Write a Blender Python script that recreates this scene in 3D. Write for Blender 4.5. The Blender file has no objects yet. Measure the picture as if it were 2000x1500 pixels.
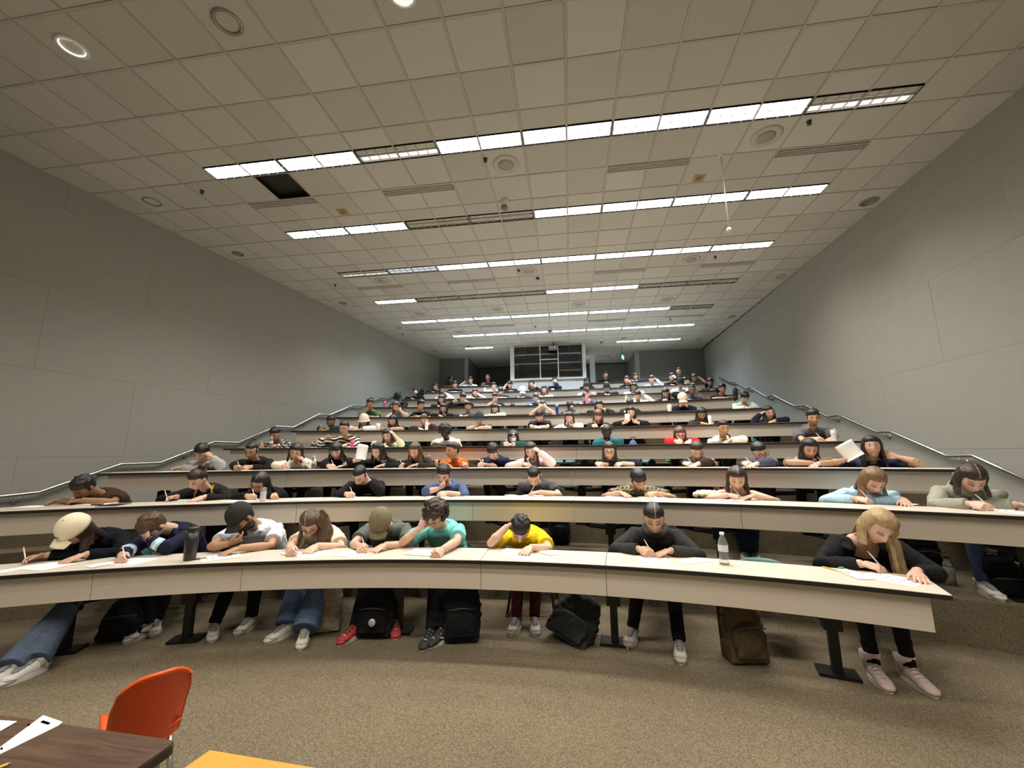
import bpy, bmesh, math, random
import numpy as np
from mathutils import Vector, Matrix, noise
rnd = random.Random(7)
PI = math.pi
scene = bpy.context.scene
COL = scene.collection

# ---------------------------------------------------------------- camera, world, exposure
CAMZ = 1.614
FPX, YAW, PITCH, ROLL = 802.04, 0.137637, 0.170930, 0.008860
def _rot():
    cy, sy = math.cos(YAW), math.sin(YAW); cp, sp = math.cos(PITCH), math.sin(PITCH)
    f = np.array([-sy*cp, cy*cp, sp]); r = np.array([cy, sy, 0.]); d = np.cross(f, r)
    c, s = math.cos(ROLL), math.sin(ROLL)
    return np.stack([c*r+s*d, -s*r+c*d, f])
RC = _rot()
cam_data = bpy.data.cameras.new('camera')
cam = bpy.data.objects.new('camera', cam_data); COL.objects.link(cam)
cam_data.sensor_width = 36.0; cam_data.lens = FPX/2000*36.0
cam_data.clip_start = 0.05; cam_data.clip_end = 100
M = Matrix.Identity(4)
for i in range(3):
    M[i][0] = RC[0][i]; M[i][1] = -RC[1][i]; M[i][2] = -RC[2][i]
M[2][3] = CAMZ
cam.matrix_world = M
scene.camera = cam
world = bpy.data.worlds.new('world'); scene.world = world; world.use_nodes = True
world.node_tree.nodes['Background'].inputs[0].default_value = (0.5, 0.48, 0.45, 1)
world.node_tree.nodes['Background'].inputs[1].default_value = 0.02
vs = scene.view_settings
vs.view_transform = 'Standard'; vs.look = 'None'; vs.gamma = 1.0; vs.use_curve_mapping = False
vs.exposure = 0.0
cy_ = scene.cycles
cy_.max_bounces = 10; cy_.diffuse_bounces = 6; cy_.glossy_bounces = 3; cy_.transmission_bounces = 6
cy_.sample_clamp_indirect = 6.0; cy_.use_denoising = True; cy_.caustics_reflective = False; cy_.caustics_refractive = False
LAMP_WARM = 5.0       # visible glow of the lit troffers, near rows
LAMP_COOL = 4.5       # rear rows
TROFFER_W = 29.0      # light each lit troffer sends down through its louvers
TROFFER_SPREAD = 118
DOWNLIGHT = 50.0
FRONT_W = 210.0       # each downlight over the lecturer's end

def ray(x, y):
    """direction in the room of a point measured on the 2000 x 1500 photograph"""
    return RC.T @ np.array([(x-1000)/FPX, (y-750)/FPX, 1.0])
def at_z(x, y, z):
    d = ray(x, y); t = (z-CAMZ)/d[2]; return np.array([d[0]*t, d[1]*t, z])
def at_y(x, y, Y):
    d = ray(x, y); t = Y/d[1]; return np.array([d[0]*t, Y, CAMZ+d[2]*t])

# ---------------------------------------------------------------- materials
MATS = {}
def nm(name):
    m = bpy.data.materials.new(name); m.use_nodes = True
    nt = m.node_tree; b = nt.nodes['Principled BSDF']
    return m, nt, b
def lin(c):
    return tuple(((v/255)/12.92 if v/255 <= .04045 else ((v/255+.055)/1.055)**2.4) for v in c)
def simple(name, col, rough=.6, metal=0.0, bump=0.0, bscale=200., var=0.0, vscale=20., spec=None):
    if name in MATS: return MATS[name]
    m, nt, b = nm(name)
    b.inputs['Base Color'].default_value = (*col, 1); b.inputs['Roughness'].default_value = rough; b.inputs['Metallic'].default_value = metal
    if spec is not None: b.inputs['Specular IOR Level'].default_value = spec
    if bump or var:
        tc = nt.nodes.new('ShaderNodeTexCoord'); n = nt.nodes.new('ShaderNodeTexNoise'); n.inputs['Detail'].default_value = 3
        nt.links.new(tc.outputs['Object'], n.inputs['Vector'])
        if bump:
            n.inputs['Scale'].default_value = bscale
            bp = nt.nodes.new('ShaderNodeBump'); bp.inputs['Strength'].default_value = bump; bp.inputs['Distance'].default_value = .004
            nt.links.new(n.outputs['Fac'], bp.inputs['Height']); nt.links.new(bp.outputs['Normal'], b.inputs['Normal'])
        if var:
            n2 = nt.nodes.new('ShaderNodeTexNoise'); n2.inputs['Scale'].default_value = vscale; n2.inputs['Detail'].default_value = 4
            nt.links.new(tc.outputs['Object'], n2.inputs['Vector'])
            mx = nt.nodes.new('ShaderNodeMixRGB')
            mx.inputs[1].default_value = (*[c*(1-var) for c in col], 1); mx.inputs[2].default_value = (*[min(1, c*(1+var)) for c in col], 1)
            nt.links.new(n2.outputs['Fac'], mx.inputs[0]); nt.links.new(mx.outputs[0], b.inputs['Base Color'])
    MATS[name] = m; return m
def emit(name, col, strength):
    if name in MATS: return MATS[name]
    m, nt, b = nm(name)
    b.inputs['Base Color'].default_value = (*col, 1)
    b.inputs['Emission Color'].default_value = (*col, 1); b.inputs['Emission Strength'].default_value = strength
    MATS[name] = m; return m

def carpet_mat():
    m, nt, b = nm('carpet'); L = nt.links
    tc = nt.nodes.new('ShaderNodeTexCoord')
    v = nt.nodes.new('ShaderNodeTexVoronoi'); v.inputs['Scale'].default_value = 190
    L.new(tc.outputs['Object'], v.inputs['Vector'])
    r = nt.nodes.new('ShaderNodeValToRGB'); r.color_ramp.interpolation = 'LINEAR'
    e = r.color_ramp.elements; e[0].color = (.105, .084, .055, 1); e[1].color = (.245, .20, .135, 1)
    e.new(.45).color = (.16, .13, .085, 1)
    sx = nt.nodes.new('ShaderNodeSeparateColor'); L.new(v.outputs['Color'], sx.inputs[0]); L.new(sx.outputs[0], r.inputs[0])
    n = nt.nodes.new('ShaderNodeTexNoise'); n.inputs['Scale'].default_value = 1.3; n.inputs['Detail'].default_value = 5
    L.new(tc.outputs['Object'], n.inputs['Vector'])
    mr = nt.nodes.new('ShaderNodeMapRange'); mr.inputs[3].default_value = .8; mr.inputs[4].default_value = 1.15
    L.new(n.outputs['Fac'], mr.inputs[0])
    mx = nt.nodes.new('ShaderNodeMixRGB'); mx.blend_type = 'MULTIPLY'; mx.inputs[0].default_value = 1
    L.new(r.outputs[0], mx.inputs[1]); L.new(mr.outputs[0], mx.inputs[2]); L.new(mx.outputs[0], b.inputs['Base Color'])
    b.inputs['Roughness'].default_value = .95; b.inputs['Specular IOR Level'].default_value = .1
    bp = nt.nodes.new('ShaderNodeBump'); bp.inputs['Strength'].default_value = .6; bp.inputs['Distance'].default_value = .006
    L.new(v.outputs['Distance'], bp.inputs['Height']); L.new(bp.outputs[0], b.inputs['Normal'])
    MATS['carpet'] = m; return m
def tile_mat():
    m, nt, b = nm('ceiling tile'); L = nt.links
    oi = nt.nodes.new('ShaderNodeObjectInfo')
    tc = nt.nodes.new('ShaderNodeTexCoord')
    n = nt.nodes.new('ShaderNodeTexNoise'); n.inputs['Scale'].default_value = 90; n.inputs['Detail'].default_value = 4
    L.new(tc.outputs['Object'], n.inputs['Vector'])
    r = nt.nodes.new('ShaderNodeValToRGB'); r.color_ramp.elements[0].color = (.53, .52, .465, 1); r.color_ramp.elements[1].color = (.615, .605, .55, 1)
    L.new(oi.outputs['Random'], r.inputs[0])
    mr = nt.nodes.new('ShaderNodeMapRange'); mr.inputs[1].default_value = .3; mr.inputs[2].default_value = .7; mr.inputs[3].default_value = .88; mr.inputs[4].default_value = 1.05
    L.new(n.outputs['Fac'], mr.inputs[0])
    mx = nt.nodes.new('ShaderNodeMixRGB'); mx.blend_type = 'MULTIPLY'; mx.inputs[0].default_value = 1
    L.new(r.outputs[0], mx.inputs[1]); L.new(mr.outputs[0], mx.inputs[2]); L.new(mx.outputs[0], b.inputs['Base Color'])
    b.inputs['Roughness'].default_value = .9; b.inputs['Specular IOR Level'].default_value = .15
    bp = nt.nodes.new('ShaderNodeBump'); bp.inputs['Strength'].default_value = .35; bp.inputs['Distance'].default_value = .003
    L.new(n.outputs['Fac'], bp.inputs['Height']); L.new(bp.outputs[0], b.inputs['Normal'])
    return m
def wood_mat(name, c0, c1, rough=.35, scale=(1.2, 14, 14)):
    m, nt, b = nm(name); L = nt.links
    tc = nt.nodes.new('ShaderNodeTexCoord'); mp = nt.nodes.new('ShaderNodeMapping'); mp.inputs['Scale'].default_value = scale
    n = nt.nodes.new('ShaderNodeTexNoise'); n.inputs['Scale'].default_value = 2.2; n.inputs['Detail'].default_value = 7; n.inputs['Distortion'].default_value = 1.6
    L.new(tc.outputs['Object'], mp.inputs[0]); L.new(mp.outputs[0], n.inputs['Vector'])
    r = nt.nodes.new('ShaderNodeValToRGB'); e = r.color_ramp.elements
    e[0].position = .3; e[0].color = (*c0, 1); e[1].position = .72; e[1].color = (*c1, 1)
    L.new(n.outputs['Fac'], r.inputs[0]); L.new(r.outputs[0], b.inputs['Base Color']); b.inputs['Roughness'].default_value = rough
    return m
def col_mat(name, rough, bump, bscale, spec=.3, stretch=None, sheen=0., var=.12):
    """cloth / skin / hair: colour from the mesh attribute 'Col', fine relief from noise"""
    m, nt, b = nm(name); L = nt.links
    a = nt.nodes.new('ShaderNodeAttribute'); a.attribute_name = 'Col'
    tc = nt.nodes.new('ShaderNodeTexCoord'); n = nt.nodes.new('ShaderNodeTexNoise')
    n.inputs['Scale'].default_value = bscale; n.inputs['Detail'].default_value = 4
    if stretch:
        mp = nt.nodes.new('ShaderNodeMapping'); mp.inputs['Scale'].default_value = stretch
        L.new(tc.outputs['Object'], mp.inputs[0]); L.new(mp.outputs[0], n.inputs['Vector'])
    else: L.new(tc.outputs['Object'], n.inputs['Vector'])
    mr = nt.nodes.new('ShaderNodeMapRange'); mr.inputs[1].default_value = .3; mr.inputs[2].default_value = .7
    mr.inputs[3].default_value = 1-var; mr.inputs[4].default_value = 1+var
    L.new(n.outputs['Fac'], mr.inputs[0])
    mx = nt.nodes.new('ShaderNodeMixRGB'); mx.blend_type = 'MULTIPLY'; mx.inputs[0].default_value = 1
    L.new(a.outputs['Color'], mx.inputs[1]); L.new(mr.outputs[0], mx.inputs[2]); L.new(mx.outputs[0], b.inputs['Base Color'])
    b.inputs['Roughness'].default_value = rough; b.inputs['Specular IOR Level'].default_value = spec
    bp = nt.nodes.new('ShaderNodeBump'); bp.inputs['Strength'].default_value = bump; bp.inputs['Distance'].default_value = .006
    L.new(n.outputs['Fac'], bp.inputs['Height']); L.new(bp.outputs[0], b.inputs['Normal'])
    return m
CARPET = carpet_mat(); TILE = tile_mat()
TABLE_WOOD = wood_mat('dark table laminate', (.055, .030, .019), (.115, .067, .044), .32, (1.5, 12, 12))
SKIN = col_mat('skin', .5, .05, 60, .35, var=.05)
CLOTH = col_mat('cloth', .9, .35, 34, .15, var=.10)
DENIM = col_mat('trouser cloth', .9, .4, 45, .15, var=.16)
HAIR = col_mat('hair', .42, .8, 18, .45, stretch=(7, 7, 1.2), var=.35)
def shell(name, col): return simple(name, col, .9, bump=.25, bscale=260, var=.05, vscale=6, spec=.15)
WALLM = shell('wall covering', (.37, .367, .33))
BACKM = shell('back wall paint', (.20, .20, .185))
BOOTHM = shell('booth paint', (.72, .73, .72))
LAMINATE = simple('desk top laminate', (.58, .515, .435), .38, var=.06, vscale=300)
PANELM = simple('modesty panel laminate', (.60, .525, .435), .45, var=.05, vscale=260)
EDGE = simple('black edge band', (.012, .010, .010), .45)
BLACKM = simple('black steel', (.012, .012, .012), .4, .3)
TEAL = simple('teal plastic', (.055, .17, .18), .45)
CHROME = simple('brushed rail steel', (.62, .62, .60), .32, 1.0)
WHITEM = simple('white enamel', (.78, .77, .73), .4)
GRILL = simple('speaker mesh', (.36, .34, .29), .7)
DARKV = simple('vent slot dark', (.02, .017, .013), .8)
VENTW = simple('vent blade', (.52, .50, .45), .5)
BRASS = simple('tan cover plate', (.42, .30, .13), .5)
REFL = simple('troffer reflector', (.55, .55, .53), .3, .2)
LOUV = simple('louver blade', (.66, .65, .62), .4, .2)
OFFL = simple('dark lamp tray', (.72, .70, .65), .5)
PAPER = simple('paper', (.88, .87, .83), .8)
INK = simple('ink', (.08, .08, .09), .8)

# ---------------------------------------------------------------- mesh helpers
class MB:
    def __init__(s): s.v = []; s.f = []; s.m = []; s.sm = []
    def add(s, vs, fs, mi=0, smooth=False):
        o = len(s.v); s.v.extend([tuple(map(float, p)) for p in vs]); s.f.extend([tuple(i+o for i in f) for f in fs])
        s.m.extend([mi]*len(fs)); s.sm.extend([smooth]*len(fs)); return s
    def box(s, c, size, mi=0, R=None):
        hx, hy, hz = [q/2 for q in size]
        vs = [Vector((x*hx, y*hy, z*hz)) for x in (-1, 1) for y in (-1, 1) for z in (-1, 1)]
        if R is not None: vs = [R @ p for p in vs]
        c = Vector(c); return s.add([p+c for p in vs], [(0,1,3,2),(4,6,7,5),(0,4,5,1),(2,3,7,6),(0,2,6,4),(1,5,7,3)], mi)
    def prism(s, poly, z0, z1, mi=0):
        n = len(poly)
        vs = [(x, y, z0) for x, y in poly]+[(x, y, z1) for x, y in poly]
        fs = [tuple(range(n))[::-1], tuple(range(n, 2*n))]+[(i, (i+1) % n, n+(i+1) % n, n+i) for i in range(n)]
        return s.add(vs, fs, mi)
    def tube(s, pts, rad, seg=8, mi=0, cap=True, smooth=True, flat=None):
        """swept tube; rad: number or list of r or (ra, rb); flat: side vector for ra"""
        P = [Vector(p) for p in pts]; n = len(P)
        if not isinstance(rad, (list, tuple)): rad = [rad]*n
        vs = []; prev = Vector(flat) if flat is not None else None
        for i in range(n):
            t = (P[min(i+1, n-1)]-P[max(i-1, 0)])
            if t.length < 1e-9: t = Vector((0, 0, 1))
            t.normalize()
            if prev is None: prev = t.orthogonal()
            a = prev-t*prev.dot(t)
            if a.length < 1e-6: a = t.orthogonal()
            a.normalize(); prev = a; b = t.cross(a)
            r = rad[i]; ra, rb = r if isinstance(r, (list, tuple)) else (r, r)
            for k in range(seg):
                an = 2*PI*k/seg; vs.append(P[i]+a*(ra*math.cos(an))+b*(rb*math.sin(an)))
        fs = [(i*seg+k, i*seg+(k+1) % seg, (i+1)*seg+(k+1) % seg, (i+1)*seg+k) for i in range(n-1) for k in range(seg)]
        if cap: fs += [tuple(range(seg))[::-1], tuple(range((n-1)*seg, n*seg))]
        return s.add(vs, fs, mi, smooth)
    def lathe(s, prof, seg=16, c=(0, 0, 0), mi=0, smooth=True, R=None):
        """profile of (r, z); closed by caps"""
        vs = []; n = len(prof); c = Vector(c)
        for r, z in prof:
            for k in range(seg):
                p = Vector((r*math.cos(2*PI*k/seg), r*math.sin(2*PI*k/seg), z))
                vs.append((R @ p if R is not None else p)+c)
        fs = [(i*seg+k, i*seg+(k+1) % seg, (i+1)*seg+(k+1) % seg, (i+1)*seg+k) for i in range(n-1) for k in range(seg)]
        fs += [tuple(range(seg))[::-1], tuple(range((n-1)*seg, n*seg))]
        return s.add(vs, fs, mi, smooth)
    def ball(s, c, r, seg=10, rings=7, mi=0, R=None):
        rx, ry, rz = r if isinstance(r, (list, tuple)) else (r, r, r)
        vs = []; c = Vector(c)
        for i in range(1, rings):
            th = PI*i/rings
            for k in range(seg):
                ph = 2*PI*k/seg; p = Vector((rx*math.sin(th)*math.cos(ph), ry*math.sin(th)*math.sin(ph), rz*math.cos(th)))
                vs.append((R @ p if R is not None else p)+c)
        a = Vector((0, 0, rz)); b = Vector((0, 0, -rz))
        vs += [(R @ a if R is not None else a)+c, (R @ b if R is not None else b)+c]
        T = (rings-1)*seg
        fs = [(i*seg+k, (i+1)*seg+k, (i+1)*seg+(k+1) % seg, i*seg+(k+1) % seg) for i in range(rings-2) for k in range(seg)]
        fs += [(T, k, (k+1) % seg) for k in range(seg)]+[(T+1, (rings-2)*seg+(k+1) % seg, (rings-2)*seg+k) for k in range(seg)]
        return s.add(vs, fs, mi, True)
    def mesh(s, name, mats):
        me = bpy.data.meshes.new(name); me.from_pydata(s.v, [], s.f)
        for m in (mats if isinstance(mats, (list, tuple)) else [mats]): me.materials.append(m)
        me.polygons.foreach_set('material_index', s.m); me.polygons.foreach_set('use_smooth', s.sm); me.update(); return me
    def build(s, name, mats, parent=None, loc=None):
        return link(name, s.mesh(name, mats), parent, loc)
def link(name, me, parent=None, loc=None):
    o = bpy.data.objects.new(name, me); COL.objects.link(o)
    if parent is not None: o.parent = parent
    if loc is not None: o.location = loc
    return o
def tag(o, label=None, cat=None, group=None, kind=None):
    if label: o['label'] = label
    if cat: o['category'] = cat
    if group: o['group'] = group
    if kind: o['kind'] = kind
    return o
def thing(name, label, cat, loc=(0, 0, 0), rz=0., group=None, rot=None):
    o = bpy.data.objects.new(name, None); COL.objects.link(o); o.empty_display_size = .05
    o.location = loc; o.rotation_euler = rot if rot is not None else (0, 0, rz)
    return tag(o, label, cat, group)
def struct(name, mb, mats, label, parent=None):
    o = mb.build(name, mats, parent); tag(o, label, None, None, 'structure'); return o
ORD = ['first', 'second', 'third', 'fourth', 'fifth', 'sixth', 'seventh', 'eighth', 'ninth', 'tenth', 'eleventh', 'twelfth', 'thirteenth', 'fourteenth']

# ---------------------------------------------------------------- room measures
CZ = 5.7245
XR = lambda y: 5.225+.009*y
XL = lambda y: -8.12+.158*y
YB = 16.75          # back wall
CX = -.713
# desk rows: y of the front edge on the axis, radius, height of the top
ROWS = [(3.754, 8.83, .70), (5.047, 10.13, 1.082), (6.292, 11.6, 1.418), (7.538, 17.5, 1.776), (8.807, 21.5, 2.171),
        (10.10, 21.5, 2.579), (11.369, 25.5, 2.981), (12.638, 27.5, 3.382), (13.906, 26.5, 3.789), (15.175, 26.8, 4.203)]
DH = .76; DD = .48; DT = .032; PANEL_H = .252
FZ = [z-DH for _, _, z in ROWS]
def arc(n, phi, d=0., z=0.):
    Yf, R, _ = ROWS[n]; return Vector((CX+(R+d)*math.sin(phi), Yf-R+(R+d)*math.cos(phi), z))
def phi_of_x(n, x, d=0.):
    return math.asin((x-CX)/(ROWS[n][1]+d))
def hit_row(n, x, y, d):
    """photo point on the vertical cylinder d behind the front edge of row n -> phi, z"""
    Yf, R, _ = ROWS[n]; q = ray(x, y); r = R+d; c = np.array([CX, Yf-R])
    a = q[0]**2+q[1]**2; b = -(q[0]*c[0]+q[1]*c[1]); cc = c@c-r*r
    t = (-b+math.sqrt(max(b*b-a*cc, 1e-9)))/a; p = q*t
    return math.atan2(p[0]-c[0], p[1]-c[1]), CAMZ+p[2]
# ---------------------------------------------------------------- floors
def tier_front(n):
    Yf, R, _ = ROWS[n]; R2 = R+.20; pts = []
    x0, x1 = -8.4, 5.4
    for i in range(41):
        x = x0+(x1-x0)*i/40
        dx = min(abs(x-CX), R2*.93)
        pts.append((x, Yf-R+math.sqrt(R2*R2-dx*dx)))
    return pts
fl = MB(); f2 = tier_front(1)
fl.prism([(-8.4, -3.2), (5.4, -3.2)]+[(x, y+.05) for x, y in f2[::-1]], -.25, FZ[0])
floor = struct('floor', fl, CARPET, 'speckled brown carpet floor in front of the first desk row')
for n in range(1, 10):
    mb = MB(); a = tier_front(n)
    if n < 9: b = [(x, y+.05) for x, y in tier_front(n+1)]
    else: b = [(-8.4, 19.3), (5.4, 19.3)]
    mb.prism(a+b[::-1], FZ[n-1]-.02, FZ[n])
    struct('floor', mb, CARPET, 'carpeted seating tier carrying the %s desk row' % ORD[n])
# aisle half steps against the side walls
for n in range(1, 10):
    for side in (-1, 1):
        mb = MB(); z = (FZ[n]+FZ[n-1])/2
        Yf, R, _ = ROWS[n]
        pts = []
        for i in range(6):
            if side > 0: x = 4.42+(5.3-4.42)*i/5
            else:
                xw = XL(Yf-1.2); x = xw+.05+(1.15)*(1-i/5)
            dx = min(abs(x-CX), (R+.2)*.93); pts.append((x, Yf-R+math.sqrt((R+.2)**2-dx*dx)))
        mb.prism([(x, y-.42) for x, y in pts]+[(x, y+.02) for x, y in pts[::-1]], FZ[n-1]-.02, z)
        struct('floor', mb, CARPET, 'carpeted half step in the %s aisle below the %s desk row' % ('left' if side < 0 else 'right', ORD[n]))

# ---------------------------------------------------------------- walls with panels
def wall_run(name, label, p0, p1, z0, z1, mat, courses, plen, off=0., th=.12, inward=1):
    """backing slab plus separate panels with recessed joints; p0->p1 in plan, inward = side the panels stand on"""
    p0 = Vector((*p0, 0)); p1 = Vector((*p1, 0)); d = (p1-p0); Ln = d.length; d.normalize(); nrm = Vector((-d.y, d.x, 0))*inward
    ang = math.atan2(d.y, d.x); Rz = Matrix.Rotation(ang, 3, 'Z')
    mb = MB(); mb.box((p0+p1)/2-nrm*(th/2+.012)+Vector((0, 0, (z0+z1)/2)), (Ln, th, z1-z0), 0, Rz)
    w = struct(name, mb, mat, label)
    cache = {}
    for ci in range(len(courses)-1):
        a, b = max(z0, courses[ci]), min(z1, courses[ci+1])
        if b-a < .05: continue
        s = -((off+(ci % 2)*plen*.5) % plen)
        while s < Ln:
            s0, s1 = max(0, s), min(Ln, s+plen); s += plen
            if s1-s0 < .05: continue
            key = (round(s1-s0, 3), round(b-a, 3))
            if key not in cache:
                q = MB(); q.box((0, 0, 0), (s1-s0-.0025, .02, b-a-.0025)); cache[key] = q.mesh('wall_panel', mat)
            o = link('wall_panel', cache[key], w)
            o.location = p0+d*((s0+s1)/2)-nrm*(.010+rnd.random()*.0016)+Vector((0, 0, (a+b)/2)); o.rotation_euler = (0, 0, ang)
    return w
CRS = [-.1, .42, 1.64, 2.86, 4.08, 5.3, 6.0]
wall_run('wall_left', 'grey left wall with faint panel seams above the handrail', (XL(-3.2), -3.2), (XL(YB), YB), FZ[0], CZ, WALLM, CRS, 2.44, .6, inward=-1)
wall_run('wall_right', 'grey right wall with faint panel seams above the handrail', (XR(-3.2), -3.2), (XR(YB), YB), FZ[0], CZ, WALLM, CRS, 2.44, 1.3, inward=1)
wall_run('wall_front', 'pale front wall behind the photographer', (XL(-3.2), -3.2), (XR(-3.2), -3.2), FZ[0], CZ, shell('front wall paint', (.62, .60, .55)), CRS, 2.44, inward=1)
BX0, BX1, BY = -2.15, .68, 15.08        # projection booth
LX = -4.2; RX = 2.72                    # vestibule openings
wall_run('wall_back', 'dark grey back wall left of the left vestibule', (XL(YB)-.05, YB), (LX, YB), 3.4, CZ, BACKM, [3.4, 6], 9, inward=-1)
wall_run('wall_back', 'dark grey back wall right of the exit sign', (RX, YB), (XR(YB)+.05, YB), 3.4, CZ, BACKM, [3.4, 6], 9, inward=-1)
for x, nme in ((LX, 'left'), (RX, 'right')):
    mb = MB(); s = -1 if x == LX else 1
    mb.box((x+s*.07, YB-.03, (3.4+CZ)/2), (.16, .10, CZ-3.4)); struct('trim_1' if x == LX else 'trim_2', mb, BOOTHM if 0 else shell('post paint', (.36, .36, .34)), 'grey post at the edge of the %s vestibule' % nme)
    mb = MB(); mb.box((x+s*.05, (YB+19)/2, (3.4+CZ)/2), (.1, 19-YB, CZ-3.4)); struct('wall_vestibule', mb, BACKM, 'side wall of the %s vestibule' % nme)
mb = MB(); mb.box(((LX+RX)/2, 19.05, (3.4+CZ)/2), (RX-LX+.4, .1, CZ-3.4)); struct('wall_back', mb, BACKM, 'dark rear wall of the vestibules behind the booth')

# ---------------------------------------------------------------- projection booth with its window
W0 = at_y(1003, 742, BY); W1 = at_y(1141, 672, BY)
wx0, wx1 = W0[0], at_y(1139, 700, BY)[0]; wz0, wz1 = at_y(1070, 741, BY)[2], at_y(1070, 674, BY)[2]
bz0 = FZ[8]-.05
mb = MB(); t = .12
mb.box(((BX0+wx0)/2, BY+t/2, (wz0+wz1)/2), (wx0-BX0, t, wz1-wz0))
mb.box(((BX1+wx1)/2, BY+t/2, (wz0+wz1)/2), (BX1-wx1, t, wz1-wz0))
mb.box(((BX0+BX1)/2, BY+t/2, (bz0+wz0)/2), (BX1-BX0, t, wz0-bz0))
mb.box(((BX0+BX1)/2, BY+t/2, (CZ+wz1)/2), (BX1-BX0, t, CZ-wz1))
struct('wall_booth', mb, BOOTHM, 'white front wall of the projection booth at the back')
for x, nme in ((BX0+.06, 'left'), (BX1-.06, 'right')):
    mb = MB(); mb.box((x, (BY+t+19)/2, (bz0+CZ)/2), (.12, 19-BY-t, CZ-bz0)); struct('wall_booth', mb, BOOTHM, '%s side wall of the projection booth' % nme)
mb = MB(); mb.box(((BX0+BX1)/2, BY+1.9, (bz0+CZ)/2), (BX1-BX0-.24, .06, CZ-bz0)); struct('wall_booth', mb, simple('booth interior', (.10, .105, .11), .9), 'dark inner wall of the projection booth')
win = MB(); fw = .035
for x in (wx0+fw/2, wx1-fw/2): win.box((x, BY-.005, (wz0+wz1)/2), (fw, .06, wz1-wz0))
window = struct('window_1', win, WHITEM, 'white framed projection booth window in the back wall')
def bar(name, c, s, mat=WHITEM): 
    q = MB(); q.box(c, s); return q.build(name, mat, window)
bar('window_sill', ((wx0+wx1)/2, BY-.03, wz0+.015), (wx1-wx0+.16, .12, .05))
bar('window_head', ((wx0+wx1)/2, BY-.005, wz1-.015), (wx1-wx0, .06, .04), simple('tan header', (.42, .38, .31), .7))
mxs = [at_y(1055, 700, BY)[0], at_y(1090, 700, BY)[0]]
for x in mxs: bar('mullion', (x, BY, (wz0+wz1)/2), (.035, .05, wz1-wz0-.02))
zt = at_y(1072, 702, BY)[2]
bar('transom', ((mxs[0]+mxs[1])/2, BY, zt), (mxs[1]-mxs[0], .05, .03))
glass = bpy.data.materials.new('booth glass'); glass.use_nodes = True
gb = glass.node_tree.nodes['Principled BSDF']; gb.inputs['Transmission Weight'].default_value = 1; gb.inputs['Roughness'].default_value = .02; gb.inputs['Base Color'].default_value = (.55, .58, .58, 1); gb.inputs['IOR'].default_value = 1.5
xs = [wx0+fw]+mxs+[wx1-fw]
for i in range(3):
    zs = [wz0+.03, zt, wz1-.03] if i == 1 else [wz0+.03, wz1-.03]
    for j in range(len(zs)-1): bar('pane', ((xs[i]+xs[i+1])/2, BY+.012, (zs[j]+zs[j+1])/2), (xs[i+1]-xs[i]-.02, .008, zs[j+1]-zs[j]-.02), glass)
# objects inside the booth: bottle on the sill, projector at the window
pj = thing('projector', 'small grey projector hanging in the top of the booth window', 'projector', tuple(at_y(1081, 680, BY-.28)))
q = MB(); q.box((0, 0, 0), (.34, .26, .10)); q.build('body', simple('projector grey', (.30, .30, .30), .4), pj)
q = MB(); q.lathe([(.035, -.02), (.042, 0), (.042, .03), (.03, .035)], 14, R=Matrix.Rotation(PI/2, 3, 'X'), c=(.04, -.13, 0)); q.build('lens', simple('lens glass', (.7, .75, .8), .05, .9), pj)
q = MB(); q.tube([(0, 0, .05), (0, 0, CZ-pj.location.z)], .016); q.build('mount_pole', BLACKM, pj)
# lit jamb of the right vestibule, exit sign
mb = MB(); p = at_y(1157, 720, 16.2); mb.box((p[0], 16.2, (3.4+CZ-.28)/2), (.2, .12, CZ-.28-3.4)); struct('trim_3', mb, BOOTHM, 'white door jamb beside the booth in the right vestibule')
p = at_y(1215, 698, 15.9)
ex = thing('exit_sign', 'green lit exit sign hanging from the ceiling right of the booth', 'exit sign', tuple(p), 1.2)
q = MB(); q.box((0, 0, 0), (.34, .05, .21)); q.build('housing', simple('sign housing', (.05, .06, .05), .4), ex)
q = MB(); q.box((0, -.028, 0), (.31, .006, .18)); q.build('face', emit('exit green', (.02, .65, .22), 1.6), ex)
fc = bpy.data.curves.new('exit_text', 'FONT'); fc.body = 'EXIT'; fc.size = .14; fc.align_x = 'CENTER'; fc.align_y = 'CENTER'; fc.extrude = .002
tmp = bpy.data.objects.new('tmp', fc); COL.objects.link(tmp); bpy.context.view_layer.update()
tme = bpy.data.meshes.new_from_object(tmp.evaluated_get(bpy.context.evaluated_depsgraph_get())); bpy.data.objects.remove(tmp)
tme.materials.clear(); tme.materials.append(emit('exit letters', (.6, 1, .7), 2.5))
to = tag(link('lettering', tme, ex, (0, -.034, 0)), kind='stuff'); to.rotation_euler = (PI/2, 0, 0)
q = MB(); q.tube([(0, 0, .1), (0, 0, CZ-p[2])], .01); q.build('stem', BLACKM, ex)

# ---------------------------------------------------------------- ceiling: grid, tiles, troffers
FY = [4.648, 6.406, 8.161, 9.917, 11.665, 13.384, 15.088]; FD = .247; PX = 1.15824; FX0 = -5.1271
ylines = []
for i, y in enumerate(FY):
    far = y+FD+.01
    if i == 0:
        for k in range(13, 0, -1): ylines.append((far-k*.583, 0))
    ylines.append((far, 1))
    nxt = (FY[i+1]+FD+.01) if i < 6 else far+1.72
    for k in (1, 2): ylines.append((far+(nxt-far)*k/3, 0))
for k in range(0, 4): ylines.append((FY[-1]+FD+.01+1.72+k*.58, 0))
ylines = sorted(y for y, _ in ylines)
xlines = [FX0-PX/2*5+i*PX/2 for i in range(24)]
ceil_mb = MB(); ceil_mb.box((-1.5, 8, CZ+.22), (15, 23.5, .2))
ceiling = struct('ceiling', ceil_mb, simple('plenum dark', (.03, .028, .025), .9), 'suspended ceiling of pale tiles above the hall')
grid = MB(); gz = CZ+.004
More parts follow.
